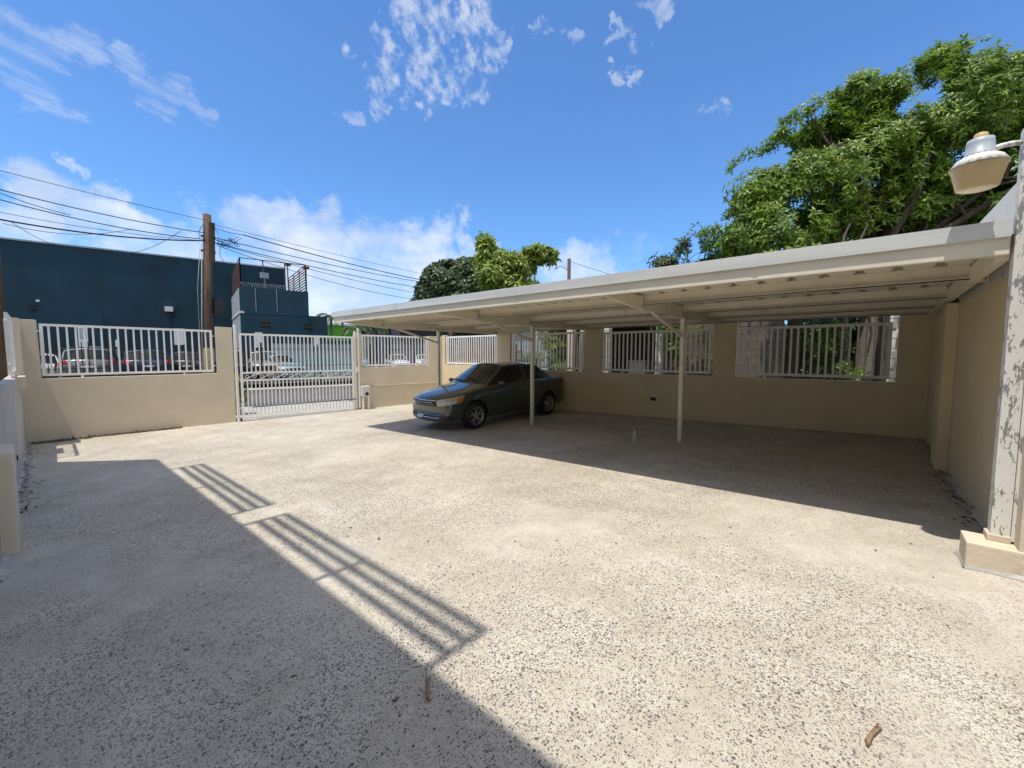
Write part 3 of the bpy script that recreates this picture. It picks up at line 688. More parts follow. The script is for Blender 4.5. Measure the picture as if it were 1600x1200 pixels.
# ------------------------------------------------------------------ leaves
class Leaves:
    def __init__(s): s.v = []; s.f = []; s.t = []
    def leaf(s, p, d, w, l, up, tone):
        d = d.normalized(); r = d.cross(up)
        if r.length < 1e-3: r = d.cross(Vector((1, 0, 0)))
        r.normalize(); n = r.cross(d); k = len(s.v)
        m_ = p+d*(l*.5)+n*(l*.06)
        s.v += [p, m_+r*w-n*(w*.35), p+d*l-n*(l*.10), m_-r*w-n*(w*.35), m_]
        s.f += [(k, k+1, k+4), (k+1, k+2, k+4), (k+2, k+3, k+4), (k+3, k, k+4)]; s.t += [tone]*4
    def build(s, name, mat, parent=None):
        me = bpy.data.meshes.new(name); me.from_pydata([tuple(v) for v in s.v], [], s.f)
        a = me.attributes.new('tone', 'FLOAT', 'FACE'); a.data.foreach_set('value', s.t); me.materials.append(mat)
        return link_mesh(name, me, None, parent)
def rnd_dir(rng):
    while True:
        v = Vector((rng.uniform(-1, 1), rng.uniform(-1, 1), rng.uniform(-1, 1)))
        if .05 < v.length < 1: return v.normalized()
def crown(lobes, seed, dens, leaf_l, leaf_w, per=9, droop=.35, fill=.55, gap=-.14):
    """whorls of leaves on twig ends through a set of ellipsoid lobes; returns leaves and the twig ends"""
    rng = random.Random(seed); Lv = Leaves(); tips = []
    for (c, r) in lobes:
        c = Vector(c); vol = r[0]*r[1]*r[2]; n = int(dens*(vol**.72)*4)
        for _ in range(n):
            d = rnd_dir(rng); rad = 1-fill*rng.random()**1.6
            q = c+Vector((d.x*r[0], d.y*r[1], d.z*r[2]))*rad
            q += rnd_dir(rng)*.12
            nz = noise.noise(q*.75+Vector((seed, 0, 0)))*.6+noise.noise(q*2.1)*.4
            if nz < gap+rng.uniform(-.08, .08): continue
            tips.append(q); tone = min(1, max(0, .45+nz*.6+rng.uniform(-.28, .28)))
            ax = (d+Vector((0, 0, .6))+rnd_dir(rng)*.5).normalized()
            k = per+rng.randint(-2, 2); s1 = ax.orthogonal().normalized(); s2 = ax.cross(s1); a0 = rng.random()*6.28
            for i in range(k):
                a = a0+6.283*i/k+rng.uniform(-.3, .3)
                dd = s1*math.cos(a)+s2*math.sin(a)+ax*rng.uniform(-.1, .7)-Vector((0, 0, droop*rng.random()))
                Lv.leaf(q+rnd_dir(rng)*leaf_l*.25, dd, leaf_w*rng.uniform(.7, 1.2), leaf_l*rng.uniform(.65, 1.2), ax, min(1, max(0, tone+rng.uniform(-.15, .15))))
    return Lv, tips
def limbs(base, tips, seed, r0, split, nl=7, sub=5, r_tip=.012):
    """tapered trunk, limbs and branches that reach into the crown"""
    rng = random.Random(seed); t = MB(); base = Vector(base); top = Vector(split)
    pts = [base.lerp(top, i/5)+Vector((rng.uniform(-.05, .05), rng.uniform(-.05, .05), 0))*(i > 0) for i in range(6)]
    t.tube(pts, [r0*(1.25 if i == 0 else 1-.08*i) for i in range(6)], 10)
    if not tips: return t
    goals = [rng.choice(tips) for _ in range(nl)]
    for gl in goals:
        s_ = pts[-1-rng.randint(0, 1)]; mid = s_.lerp(gl, .5)+Vector((rng.uniform(-.4, .4), rng.uniform(-.4, .4), rng.uniform(-.1, .5)))
        q = [s_, s_.lerp(mid, .55)+rnd_dir(rng)*.1, mid, mid.lerp(gl, .55)+rnd_dir(rng)*.15, gl]
        t.tube(q, [r0*.55, r0*.42, r0*.3, r0*.18, r_tip], 7)
        near = sorted(tips, key=lambda v: (v-mid).length)[:max(40, len(tips)//12)]
        for _ in range(sub):
            g2 = rng.choice(near); s2 = q[rng.randint(1, 3)]; m2 = s2.lerp(g2, .5)+rnd_dir(rng)*.2
            t.tube([s2, m2, g2], [r0*.2, r0*.11, r_tip*.7], 5, cap=False)
    return t
def tree(name, label, lobes, base, split, r0, seed, dens, ll, lw, mat, bark, per=9, droop=.35, fill=.55, nl=7, sub=5, group=None, cat='tree', gap=-.14):
    base = Vector(base); e = empty(name, base, 0, label, cat, group)
    lobes = [(Vector(c)-base, r) for c, r in lobes]
    Lv, tips = crown(lobes, seed, dens, ll, lw, per, droop, fill, gap)
    Lv.build('crown', mat, e)
    limbs((0, 0, 0), tips, seed, r0, Vector(split)-base, nl, sub).build('trunk', bark, e)
    return e
def P(px, py, depth): return dir_px(px, py)*depth+Vector((0, 0, H))

tree('broadleaf_tree', 'big spreading glossy green tree rising over the right half of the carport',
     [(P(1330, 270, 12.5), (1.9, 1.9, 1.7)), (P(1460, 200, 12), (2.0, 2.0, 1.9)), (P(1225, 290, 12.5), (1.2, 1.3, 1.0)), (P(1205, 370, 12.5), (1.5, 1.5, 1.0)),
      (P(1500, 150, 12), (1.5, 1.6, 1.1)), (P(1610, 175, 12), (1.6, 1.6, 1.5)), (P(1390, 190, 12.5), (1.3, 1.3, .9)), (P(1560, 290, 11.5), (1.9, 1.9, 1.7)),
      (P(1450, 330, 12.5), (1.9, 1.9, 1.3)), (P(1150, 365, 13), (.9, 1.0, .8)), (P(1310, 370, 13), (1.5, 1.5, .9)), (P(1700, 230, 11), (2.0, 2.0, 1.9)), (P(1290, 210, 12.5), (.9, .9, .55)), (P(1405, 140, 12.5), (.8, .8, .5)), (P(1480, 85, 12.5), (.6, .6, .35)), (P(1190, 262, 12.5), (.8, .9, .65)), (P(1175, 310, 12.5), (.9, 1.0, .7)), (P(1240, 230, 12.5), (.9, .9, .6)), (P(1270, 195, 12.5), (.9, .9, .55)), (P(1340, 150, 12.5), (.8, .8, .45)),
      ((12.1, -.6, 3.55), (1.3, 1.2, .42)), ((12.0, 1.2, 3.6), (1.3, 1.3, .45)), ((12.2, 3.2, 3.5), (1.3, 1.2, .42))],  # unseen low lobes added to shade the yard behind the long wall
     at_x(1352, 640, 12.9).xy.to_3d()+Vector((0, 0, .05)), P(1362, 395, 12.6), .27, 11, 215, .215, .034, M['leaf_big'], M['bark'], per=10, fill=.50, nl=22, sub=10, gap=.075)
tree('slender_tree', 'small dark ragged tree just left of the big tree above the carport edge',
     [(P(1075, 392, 14), (.45, .5, .45)), (P(1040, 412, 14), (.55, .5, .25)), (P(1110, 385, 14), (.4, .4, .5)), (P(1080, 372, 14), (.25, .25, .35)), (P(1120, 410, 14), (.6, .6, .4))],
     (14.4, 4.9, .05), P(1090, 430, 14), .07, 5, 260, .2, .03, M['leaf_dark'], M['bark'], per=9, fill=.9, nl=5)
tree('dense_tree', 'dense dark rounded tree behind the left half of the carport roof',
     [(P(700, 445, 36), (2.2, 2.2, 1.9)), (P(745, 450, 36), (2.6, 2.4, 2.3)), (P(680, 462, 36), (1.6, 1.6, 1.6)), (P(730, 425, 36), (1.7, 1.7, 1.0)), (P(790, 460, 36), (2.2, 2, 1.8)), (P(665, 480, 36), (1.2, 1.2, 1.0)), (P(740, 490, 36), (4, 3, 1.6))],
     (P(735, 560, 36).x, P(735, 560, 36).y, -.6), P(735, 500, 36), .3, 21, 330, .42, .12, M['leaf_dark'], M['bark'], per=7, fill=.5, nl=5, sub=3)
tree('feathery_tree', 'open yellow green tree with drooping leaf tufts in front of the dense dark tree',
     [(P(760, 395, 30), (.7, .7, 1.1)), (P(758, 378, 30), (.35, .35, .55)), (P(790, 405, 30), (1.1, 1.0, .6)), (P(772, 430, 30), (1.4, 1.2, .9)), (P(815, 415, 30), (1.0, .9, .8)), (P(803, 445, 30), (1.2, 1.0, .8)),
      (P(840, 395, 30), (.9, .9, .45)), (P(858, 398, 30), (.5, .6, .5)), (P(828, 443, 30), (.6, .6, .5)), (P(790, 465, 30), (1.5, 1.5, .8)), (P(826, 405, 30), (.6, .6, .8))],
     (P(800, 560, 30).x, P(800, 560, 30).y, -.6), P(800, 480, 30), .16, 33, 48, .62, .10, M['leaf_yellow'], M['palebark'], per=8, droop=.9, fill=.95, nl=12, sub=3)

def palm(label, px, py, depth, n, L_, seed):
    rng = random.Random(seed); c = P(px, py, depth); base = Vector((c.x, c.y, -.3))
    e = empty('palm_tree', base, 0, label, 'palm tree', 'palms beyond the street'); ctr = c-base
    MB().tube([(0, 0, 0), (.1, .05, ctr.z*.5), ctr], [.16, .12, .09], 9).build('trunk', M['palebark'], e)
    Lv = Leaves()
    for i in range(n):
        a = 6.28*i/n+rng.uniform(-.3, .3); el = rng.uniform(.15, 1.1); ln = L_*rng.uniform(.8, 1.15); q = Vector(ctr)
        h = Vector((math.cos(a), math.sin(a), 0))
        for k in range(12):
            t = k/12; d = (h*math.cos(el-t*2.0)+Vector((0, 0, 1))*math.sin(el-t*2.0)); q2 = q+d*(ln/12); side = h.cross(Vector((0, 0, 1)))
            for sg in (-1, 1):
                Lv.leaf(q2, side*sg+d*.7-Vector((0, 0, .35)), .055, ln*.28*math.sin(math.pi*(.12+.85*t)), Vector((0, 0, 1)), rng.uniform(.1, .9))
            q = q2
    Lv.build('crown', M['palm'], e)
palm('palm with spiky drooping fronds left of the carport roof tip', 517, 497, 34, 18, 1.45, 1)
palm('palm below the carport roof tip in front of the lime green wall', 557, 514, 32, 18, 1.6, 2)
palm('palm right of the other two, in front of the lime green wall', 583, 512, 33, 18, 1.6, 3)

# bushes beyond the long wall
def bush(label, lobes, seed, mat, ll=.14, lw=.03, dens=240, base=None):
    base = base or (lobes[0][0][0], lobes[0][0][1], .05)
    return tree('shrub', label, lobes, base, (base[0], base[1], .5), .04, seed, dens, ll, lw, mat, M['bark'], per=8, fill=.9, nl=6, sub=3, cat='shrub')
bush('sunlit bush with small glossy leaves behind the right end barred panel', [(at_x(1275, 530, 12.6), (.3, .28, .35)), (at_x(1290, 560, 12.6), (.3, .30, .3)), (at_x(1325, 580, 12.0), (.25, .22, .22)), (at_x(1300, 520, 12.9), (.3, .25, .3))], 3, M['leaf_big'], ll=.10, dens=260)
bush('leafy bush behind the barred panel by the car roof', [(at_x(872, 555, 12.2), (.35, .35, .5)), (at_x(865, 530, 12.4), (.3, .5, .4)), (at_x(880, 572, 12.0), (.3, .4, .3))], 4, M['leaf_yellow'])
bush('low bush with drooping leaves left of the pale stems behind the car', [(at_x(815, 565, 12.8), (.3, .6, .35)), (at_x(835, 560, 12.8), (.3, .4, .3))], 6, M['leaf_yellow'], dens=150)
bush('hanging green vine on the grey block wall beside the shed', [(at_x(1052, 530, 12.0), (.2, .22, .30)), (at_x(1048, 508, 12.0), (.3, .45, .16)), (at_x(1055, 550, 12.0), (.15, .15, .25))], 8, M['leaf_big'], ll=.17)
bush('sparse vine tangle at the right end of the block wall beside the shed', [(at_x(1100, 520, 12.2), (.2, .35, .25)), (at_x(1106, 570, 12.2), (.15, .2, .3))], 9, M['leaf_yellow'], dens=90)
bush('dark dense shrubbery in the deep shade behind the tree trunks', [(at_x(1300, 540, 15.5), (.6, 1.6, .9)), (at_x(1360, 520, 15.5), (.6, 1.4, 1.0)), (at_x(1250, 560, 15.5), (.5, 1.2, .8)), (at_x(1395, 520, 15.5), (.6, 1.0, 1.0))], 10, M['leaf_dark'], dens=260)
bush('dark tall hedge far back in the neighbour yard', [((19, y, 1.8), (1.2, 1.6, 2.0)) for y in (-5, -2.6, -.2, 2.2, 4.6, 7.0)], 17, M['leaf_dark'], ll=.3, lw=.07, dens=42)
def trunk_thing(label, pts, rad, mat):
    b0 = Vector(pts[0]); e = empty('tree_trunk', b0, 0, label, 'tree trunk')
    MB().tube([Vector(p)-b0 for p in pts], rad, 10).build('trunk', mat, e)
def col_x(px, x, z0=.0, z1=3.2, lean=0):
    a = at_x(px, 550, x); return [(a.x, a.y, z0), (a.x+.03, a.y+lean*.3, z0+(z1-z0)*.35), (a.x-.02, a.y+lean*.7, z0+(z1-z0)*.7), (a.x, a.y+lean, z1)]
trunk_thing('dark trunk at the right of the end barred panel beside the white block pillar', col_x(1374, 12.3, z1=3.6, lean=-.1), [.13, .12, .10, .09], M['bark'])
trunk_thing('dark straight trunk just right of the shed, left of the big trunk', col_x(1322, 13.4, z1=4.2, lean=.2), [.14, .12, .11, .10], M['bark'])
trunk_thing('pale leaning trunk behind the barred panel by the car', col_x(905, 12.2, z1=2.6, lean=-.15), [.13, .11, .11, .09], M['palebark'])
trunk_thing('thin pale forked stem behind the barred panel by the car', col_x(846, 12.0, z1=2.8, lean=.25), [.04, .035, .03, .025], M['palebark'])
trunk_thing('thin dark stem left of the car panel bush', col_x(812, 12.4, z1=2.8, lean=-.1), [.05, .045, .04, .03], M['bark'])

# neighbour structures seen through the openings
def xwall(name, label, mat, pxa, pxb, x, z0, z1, th=.15, cat='wall', parts=None):
    ya, yb = at_x(pxa, 550, x).y, at_x(pxb, 550, x).y
    e = empty(name, (x, (ya+yb)/2, z0), 0, label, cat); h = abs(ya-yb)/2
    MB().box((0, -h, 0), (th, h, z1-z0)).build('wall_body', mat, e)
    return e
xwall('block_wall', 'grey concrete block wall behind the left half of the right end panel', M['block_grey'], 1120, 1222, 12.3, 0, 3.0)
xwall('block_wall', 'grey concrete block wall to the right of the neighbour shed', M['block_grey'], 1034, 1118, 12.6, 0, 2.9)
xwall('block_pillar', 'whitewashed block pillar at the left of the neighbour shed', M['block_white'], 942, 951, 11.6, 0, 2.9, .2, 'pillar')
xwall('block_pillar', 'whitewashed block pillar at the right of the neighbour shed', M['block_white'], 1024, 1034, 12.2, 0, 2.9, .2, 'pillar')
xwall('block_pillar', 'white block pillar behind the far right of the end barred panel', M['block_white'], 1388, 1412, 11.4, 0, 2.9, .2, 'pillar')
xwall('block_pillar', 'cream pillar between bush and pale trunk behind the panel by the car', M['cream'], 885, 894, 11.7, 0, 2.9, .2, 'pillar')
xwall('timber_post', 'dark timber post right of the grey block wall', M['darkwood'], 1228, 1250, 12.5, 0, 3.2, .2, 'post')
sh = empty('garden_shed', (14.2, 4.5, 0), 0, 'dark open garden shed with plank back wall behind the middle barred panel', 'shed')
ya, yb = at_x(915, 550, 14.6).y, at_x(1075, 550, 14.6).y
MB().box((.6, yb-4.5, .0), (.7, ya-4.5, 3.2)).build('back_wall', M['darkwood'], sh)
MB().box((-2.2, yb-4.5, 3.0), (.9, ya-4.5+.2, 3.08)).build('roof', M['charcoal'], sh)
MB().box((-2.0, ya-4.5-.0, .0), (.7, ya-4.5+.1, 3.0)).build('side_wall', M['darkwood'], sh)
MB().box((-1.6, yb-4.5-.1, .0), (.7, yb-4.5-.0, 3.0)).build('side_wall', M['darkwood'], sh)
bn = at_x(1000, 560, 12.9)
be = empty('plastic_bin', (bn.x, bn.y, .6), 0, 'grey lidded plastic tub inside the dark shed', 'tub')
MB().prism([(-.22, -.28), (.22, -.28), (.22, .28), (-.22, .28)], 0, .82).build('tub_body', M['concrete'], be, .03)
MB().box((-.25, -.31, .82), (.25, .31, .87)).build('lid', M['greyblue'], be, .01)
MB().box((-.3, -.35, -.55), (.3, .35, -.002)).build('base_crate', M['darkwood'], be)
bd = empty('board_fence', (0, 0, 0), 0, 'orange brown upright board fence behind the sunlit barred panel', 'fence')
fb = MB(); ya, yb = 11.9, 9.0; n_ = 30
for i in range(n_):
    y = ya-(ya-yb)*i/n_; zt = 2.14 if y > 10.3 else 2.02
    fb.box((10.62, y-.062, -.2), (10.645, y-.004, zt+random.uniform(-.015, .015)))
fb.build('boards', M['brownwood'], bd)
MB().box((10.65, yb-.1, .5), (10.69, ya, .58)).box((10.65, yb-.1, 1.7), (10.69, ya, 1.78)).build('rail', M['brownwood'], bd)
# light grey wall across the neighbour's yard
xwall('yard_wall', 'pale grey rendered wall far behind the bushes by the car', M['greyblue'], 780, 875, 17, -.2, 2.35)

# ------------------------------------------------------------------ leaf litter in the corner
Lv = Leaves(); rng = random.Random(4)
for _ in range(1500):
    t = rng.random(); x = -.1+t*2.6; y = yF+mF*x-.05-abs(rng.gauss(0, .16 if t < .35 else .05))
    if rng.random() < .10: x = LX(8)+.05+abs(rng.gauss(0, .07)); y = rng.uniform(7.5, 13.8)
    Lv.leaf(Vector((x, y, gz(x, y)+rng.uniform(.004, .02))), Vector((rng.uniform(-1, 1), rng.uniform(-1, 1), rng.uniform(-.1, .35))), rng.uniform(.01, .02), rng.uniform(.03, .08), Vector((0, 0, 1)), rng.random())
tag(Lv.build('leaf_litter', M['litter']), 'dry brown leaf litter swept into the corner at the foot of the street wall', 'leaves', kind='stuff')
Lv = Leaves()
for _ in range(170):
    x = 4.9+rng.random()*5.1; y = RWY(x)+.03+abs(rng.gauss(0, .06))
    Lv.leaf(Vector((x, y, gz(x, y)+rng.uniform(.003, .012))), Vector((rng.uniform(-1, 1), rng.uniform(-1, 1), rng.uniform(-.1, .3))), rng.uniform(.008, .018), rng.uniform(.02, .06), Vector((0, 0, 1)), rng.random())
tag(Lv.build('leaf_litter', M['litter']), 'thin line of dry leaves along the foot of the right wall', 'leaves', kind='stuff')

Lv = Leaves()
for _ in range(260):
    x = rng.uniform(.3, 9.8); y = rng.uniform(-1, 11); 
    Lv.leaf(Vector((x, y, gz(x, y)+rng.uniform(.003, .008))), Vector((rng.uniform(-1, 1), rng.uniform(-1, 1), rng.uniform(-.05, .2))), rng.uniform(.004, .012), rng.uniform(.012, .045), Vector((0, 0, 1)), rng.random())
tag(Lv.build('leaf_litter', M['litter']), 'tiny dry leaf scraps scattered thinly over the open slab', 'leaves', kind='stuff')

# ------------------------------------------------------------------ poles and cables
def upole(label, px, t, ztop, r, extra=True, pybase=560):
    p = at_t(px, pybase, t); e = empty('utility_pole', (p.x, p.y, -.25), 0, label, 'utility pole', 'utility poles')
    MB().tube([(0, 0, 0), (0, 0, ztop*.5), (0, 0, ztop+.25)], [r*1.08, r, r*.9], 14).build('pole', M['pole'], e)
    return e, p
pm_, pp = upole('brown wooden utility pole just outside the left street wall panel', 323, 4.6, 6.62, .135)
top_ = at_t(323.5, 335, 4.6); dv = (top_-Vector((pp.x, pp.y, -.25))); pm_.rotation_euler = Vector((0, 0, 1)).rotation_difference(dv).to_euler()
# wooden splice piece, collar, transformer-like box
q = at_t(329, 380, 4.6)
MB().box((.02, -.13, 5.2), (.2, .02, 6.60)).build('splice_board', M['pole'], pm_)
MB().box((.15, -.2, 3.35), (.42, .08, 3.95)).build('junction_box', M['black_metal'], pm_, .01)
MB().lathe([(.172, .25), (.176, .26), (.174, .9), (.168, 1.15)], (0, 0, 1.0), 'z', 16).build('pale_sleeve', M['sleeve'], pm_)
for zz_ in (5.55, 6.05): MB().box((-.2, -.05, zz_), (.24, .0, zz_+.06)).build('insulator_bracket', M['black_metal'], pm_)
MB().tube([(-.17, -.03, 5.8), (-.2, -.03, 3.0), (-.19, -.02, .5)], .018, 6).tube([(-.22, 0, 5.7), (-.30, .02, 4.2), (-.22, 0, 1.2)], .010, 5).build('down_cable', M['greyblue'], pm_)
pl_, pq = upole('dark utility pole at the extreme left edge beyond the side wall', 5, 3.2, 7.3, .12)
pr_, prp = upole('utility pole half hidden behind the dark dense tree', 705, 9.0, 5.2, .14)
far = P(889, 440, 42)
fe = empty('street_lamp', (far.x, far.y, -.3), 0, 'distant dark pole with a curved lamp arm above the carport roof', 'street lamp')
MB().tube([(0, 0, 0), (0, 0, P(889, 405, 42).z+.3)], [.2, .17], 10).build('pole', M['pole'], fe)
zt = P(889, 424, 42).z+.3
arm = [Vector((0, 0, zt))+RT*(-a)+Vector((0, 0, b_)) for a, b_ in ((0, 0), (.4, .35), (.9, .5), (1.3, .3))]
MB().tube(arm, .045, 6).build('arm', M['greyblue'], fe)
MB().lathe([(0, .06), (.12, .05), (.16, 0), (.1, -.06), (0, -.08)], (0, 0, 0), 'z', 12).build('lamp_head', M['greyblue'], fe).location = arm[-1]
def cable(label, a, b, sag, r=.014, group='overhead cables', mat='black_metal'):
    a, b = Vector(a), Vector(b); n = 24
    pts = [a.lerp(b, i/n)-Vector((0, 0, sag*4*(i/n)*(1-i/n))) for i in range(n+1)]
    o = MB().tube([p-a for p in pts], r, 5, cap=False).build('overhead_cable', M[mat], None, loc=a)
    tag(o, label, 'cable', group)
def left_end(py, dt=0): # beyond the left edge of the picture, on the span towards the left pole
    a = at_t(0, py, 3.3); b = pole_pt(363); return a+(a-b)*.08
def pole_pt(py): return at_t(321, py, 4.45)
def lc_(label, pya, pyb, sag, r):
    a = at_t(0, pya, 3.3); b = at_t(321, pyb, 4.45); cable(label, a+(a-b)*.06, b, sag, r)
lc_('topmost thin cable left of the wooden pole', 266, 344, .03, .009)
lc_('second cable from the top left of the wooden pole', 295, 364, .10, .014)
lc_('third cable from the top left of the wooden pole', 310, 374, .16, .014)
lc_('thin pale cable between the third cable and the thick bundle', 330, 376, .12, .007)
lc_('thick bundled cable left of the wooden pole', 341, 376, .16, .022)
cable('short cable crossing between the second and third cable at the left edge', at_t(-20, 294, 3.3), at_t(110, 336, 3.7), .05, .010)
cable('loose wavy cable dropping from the bundle to the blue wall', at_t(15, 345, 3.4), at_t(90, 383, 12), .1, .008)
cable('slack cable hanging under the bundle', at_t(5, 349, 3.4), at_t(205, 358, 4.0), .22, .008)
cable('slack cable rising to the second cable near the pole', at_t(180, 395, 12), at_t(282, 361, 4.3), .25, .009)
rp = Vector((prp.x, prp.y, 0))
def rc_(label, px, pya, pyb, sag, r):
    a = at_t(px, pya, 4.45); b = at_t(663, pyb, 8.6); b2 = b+(b-a)*.12; cable(label, a, b2, sag, r)
rc_('topmost thin cable right of the wooden pole', 331, 350, 428, .06, .008)
rc_('thick cable starting at the splice right of the wooden pole', 380, 367, 437, .12, .020)
cable('link cable between the pole and the splice', at_t(331, 354, 4.45), at_t(380, 367, 5.1), .05, .010)
rc_('third cable right of the wooden pole', 331, 370, 440, .14, .015)
rc_('fourth cable right of the wooden pole', 335, 379, 449, .16, .015)
rc_('fifth cable right of the wooden pole', 340, 381, 458, .18, .011)
rc_('lowest cable right of the wooden pole', 340, 384, 466, .35, .011)
a = P(892, 409, 42); cable('thin cable running right from the distant lamp pole', a, P(1100, 470, 30), .1, .02)
cable('looped cable end at the left edge above the wires', at_t(-6, 178, 3.2), at_t(-6, 240, 3.2), 0, .01)
# tangle on the pole
tg = MB(); rng = random.Random(12)
for k in range(9):
    c0 = at_t(338+rng.uniform(-3, 34), 378+rng.uniform(-4, 8), 4.5); pts = []
    for i in range(16):
        a = i/15*rng.uniform(4, 7); rr = rng.uniform(.05, .14)
        pts.append(c0+RT*(rr*math.cos(a)+i*.012)+Vector((0, 0, rr*math.sin(a)*.9)))
    tg.tube(pts, .008, 4, cap=False)
for (p0, p1, p2) in (((331, 372), (350, 382), (374, 370)), ((331, 376), (348, 392), (378, 372)), ((345, 384), (340, 402), (352, 410)), ((318, 350), (308, 362), (312, 372)), ((331, 354), (340, 360), (341, 366))):
    A, B_, C_ = [at_t(*p, 4.5) for p in (p0, p1, p2)]
    tg.tube([A*(1-t)**2+B_*2*t*(1-t)+C_*t*t for t in [i/8 for i in range(9)]], .009, 4, cap=False)
tag(tg.build('cable_tangle', M['black_metal']), 'tangle of looped black cable beside the top of the wooden pole', 'cable')

# ------------------------------------------------------------------ buildings across the street
def sbox(b, s0, s1, t0, t1, z0, z1):
    ps = [ST(s0, t0), ST(s1, t0), ST(s1, t1), ST(s0, t1)]; return b.prism([(p.x, p.y) for p in ps], z0, z1)
TB = 23
sA = s_of(at_t(-260, 500, TB)); sB = s_of(at_t(449, 500, TB)); zT = at_t(330, 408.5, TB).z
tb = empty('warehouse', ST(sA, TB, 0), 0, 'long dark blue windowless warehouse wall across the street', 'building')
def bld(parent, b, name, mat, bevel=0):
    o = parent.location; b.v = [(x-o.x, y-o.y, z-o.z) for x, y, z in b.v]; return b.build(name, mat, parent, bevel)
bld(tb, sbox(MB(), sA, sB, TB, TB+26, -.4, zT), 'wall', M['teal'])
bld(tb, sbox(MB(), sA, sB, TB-.06, TB+.2, zT, zT+.09), 'coping', M['greyblue'])
def small_lamp(px, py, par, t):
    p = at_t(px, py, t-.12); s_ = s_of(p)
    bld(par, sbox(MB(), s_-.22, s_+.22, t-.3, t-.01, p.z-.16, p.z+.16), 'wall_lamp', M['lamp_white'])
small_lamp(264, 483, tb, TB); p = at_t(59, 470, TB-.1); s_ = s_of(p); bld(tb, sbox(MB(), s_-.07, s_+.07, TB-.15, TB-.01, p.z-.06, p.z+.06), 'wall_lamp', M['lamp_white'])
for px, py in ((50, 481), (269, 492)):
    p = at_t(px, py, TB-.1); s_ = s_of(p); bld(tb, sbox(MB(), s_-.13, s_+.13, TB-.1, TB-.01, p.z-.16, p.z+.16), 'vent', M['dark'])
for px in (265, 160):
    s_ = s_of(at_t(px, 500, TB)); bld(tb, sbox(MB(), s_-.03, s_+.03, TB-.06, TB-.01, .2, at_t(px, 490, TB).z), 'conduit', M['teal_light'])
for px in (265, 278):
    p = at_t(px, 400, TB+3); bld(tb, MB().tube([(p.x, p.y, zT), (p.x, p.y, zT+.55)], .03, 5), 'roof_rod', M['rust'])

TA = 16.5
an = empty('annex_building', ST(s_of(at_t(375, 500, TA)), TA, 0), 0, 'dark teal flat roofed annex with roof railing beside the blue warehouse', 'building')
s1 = s_of(at_t(376, 500, TA)); s2 = s_of(at_t(483, 500, TA)); s3 = s_of(at_t(512, 500, TA))
za = at_t(376, 447, TA).z; zb_ = at_t(483, 457, TA).z; zt = (za+zb_)/2
bld(an, sbox(MB(), s1, s2, TA, TB-.02, .05, zt), 'wall', M['teal_light'])
bld(an, sbox(MB(), s1+.15, s2+.0, TA-.05, TA+.4, at_t(430, 490, TA).z-.08, at_t(430, 490, TA).z), 'ledge', M['teal_light'])
bld(an, sbox(MB(), s2, s3, TA+.1, TB+3, .05, at_t(496, 494, TA).z), 'wing', M['teal_light'])
bld(an, sbox(MB(), s1-.02, s1-.002, TA+.03, TB-.1, .05, zt-.05), 'side_face', M['greyblue'])
bld(an, sbox(MB(), s1-.06, s1+.2, TA-.08, TB-.2, at_t(374, 489, TA).z, at_t(374, 489, TA).z+.12), 'side_ledge', M['lamp_white'])
for px, py in ((415, 508), (481, 511)):
    p = at_t(px, py, TA-.02); s_ = s_of(p); bld(an, sbox(MB(), s_-.28, s_+.28, TA-.03, TA-.004, p.z-.17, p.z+.17), 'window', M['dark'])
    bld(an, sbox(MB(), s_-.28, s_+.28, TA-.05, TA-.031, p.z-.02, p.z+.02), 'window_bar', M['rust'])
for px in (400, 433):
    s_ = s_of(at_t(px, 480, TA)); bld(an, sbox(MB(), s_-.015, s_+.015, TA-.04, TA-.004, at_t(px, 487, TA).z, zt), 'conduit', M['greyblue'])
# roof railing of the annex
rz = 1.75; rl = MB()
def rbeam(p, q, r_=.03): rl.beam(p, q, r_, r_)
for (ta, tb_, sa, sb) in ((TA+.1, TA+.1, s1+.1, s2-.1), (TA+.1, TB-.2, s1+.1, s1+.1), (TA+.1, TB-.2, s2-.1, s2-.1)):
    n_ = 6
    for i in range(n_+1):
        t_ = i/n_; p = ST(sa+(sb-sa)*t_, ta+(tb_-ta)*t_, zt)
        if i in (0, n_, 2, 4): rbeam(p, p+Vector((0, 0, rz)), .05)
    rbeam(ST(sa, ta, zt+rz), ST(sb, tb_, zt+rz), .045)
bld(an, rl, 'roof_railing', M['rust'])
rl = MB()
for i in range(9):
    z = zt+.1+i*.18; rl.beam(ST(s1+.1, TA+.1, z), ST(s1+.1, TB-.2, z), .03, .07); rl.beam(ST(s2-.1, TA+.1, z), ST(s2-.1, TB-.2, z), .03, .07)
bld(an, rl, 'louvre_screen', M['rust'])
rw = MB(); pts = []
for i in range(420):
    a = i*.42; t_ = i/420; pts.append(ST(s1+.05+(s2-s1-.1)*t_, TA+.08+.14*math.cos(a), zt+.14+.15*math.sin(a)+.02*math.sin(i*.7)))
rw.tube(pts, .010, 4, cap=False)
bld(an, rw, 'razor_wire', M['greyblue'])
for px, py in ((449, 414), (478, 419)):
    p = at_t(px, py, TA+.1); bld(an, MB().box((p.x-.16, p.y-.16, p.z-.05), (p.x+.16, p.y+.12, p.z+.1)).beam((p.x, p.y, zt), (p.x, p.y, p.z), .05, .05), 'floodlight', M['rust'])
p = at_t(413, 430, TA+.15); bld(an, MB().box((p.x-.22, p.y-.1, p.z-.2), (p.x+.22, p.y+.1, p.z+.15)).beam((p.x, p.y, zt), (p.x, p.y, p.z-.2), .05, .05), 'equipment_box', M['greyblue'])

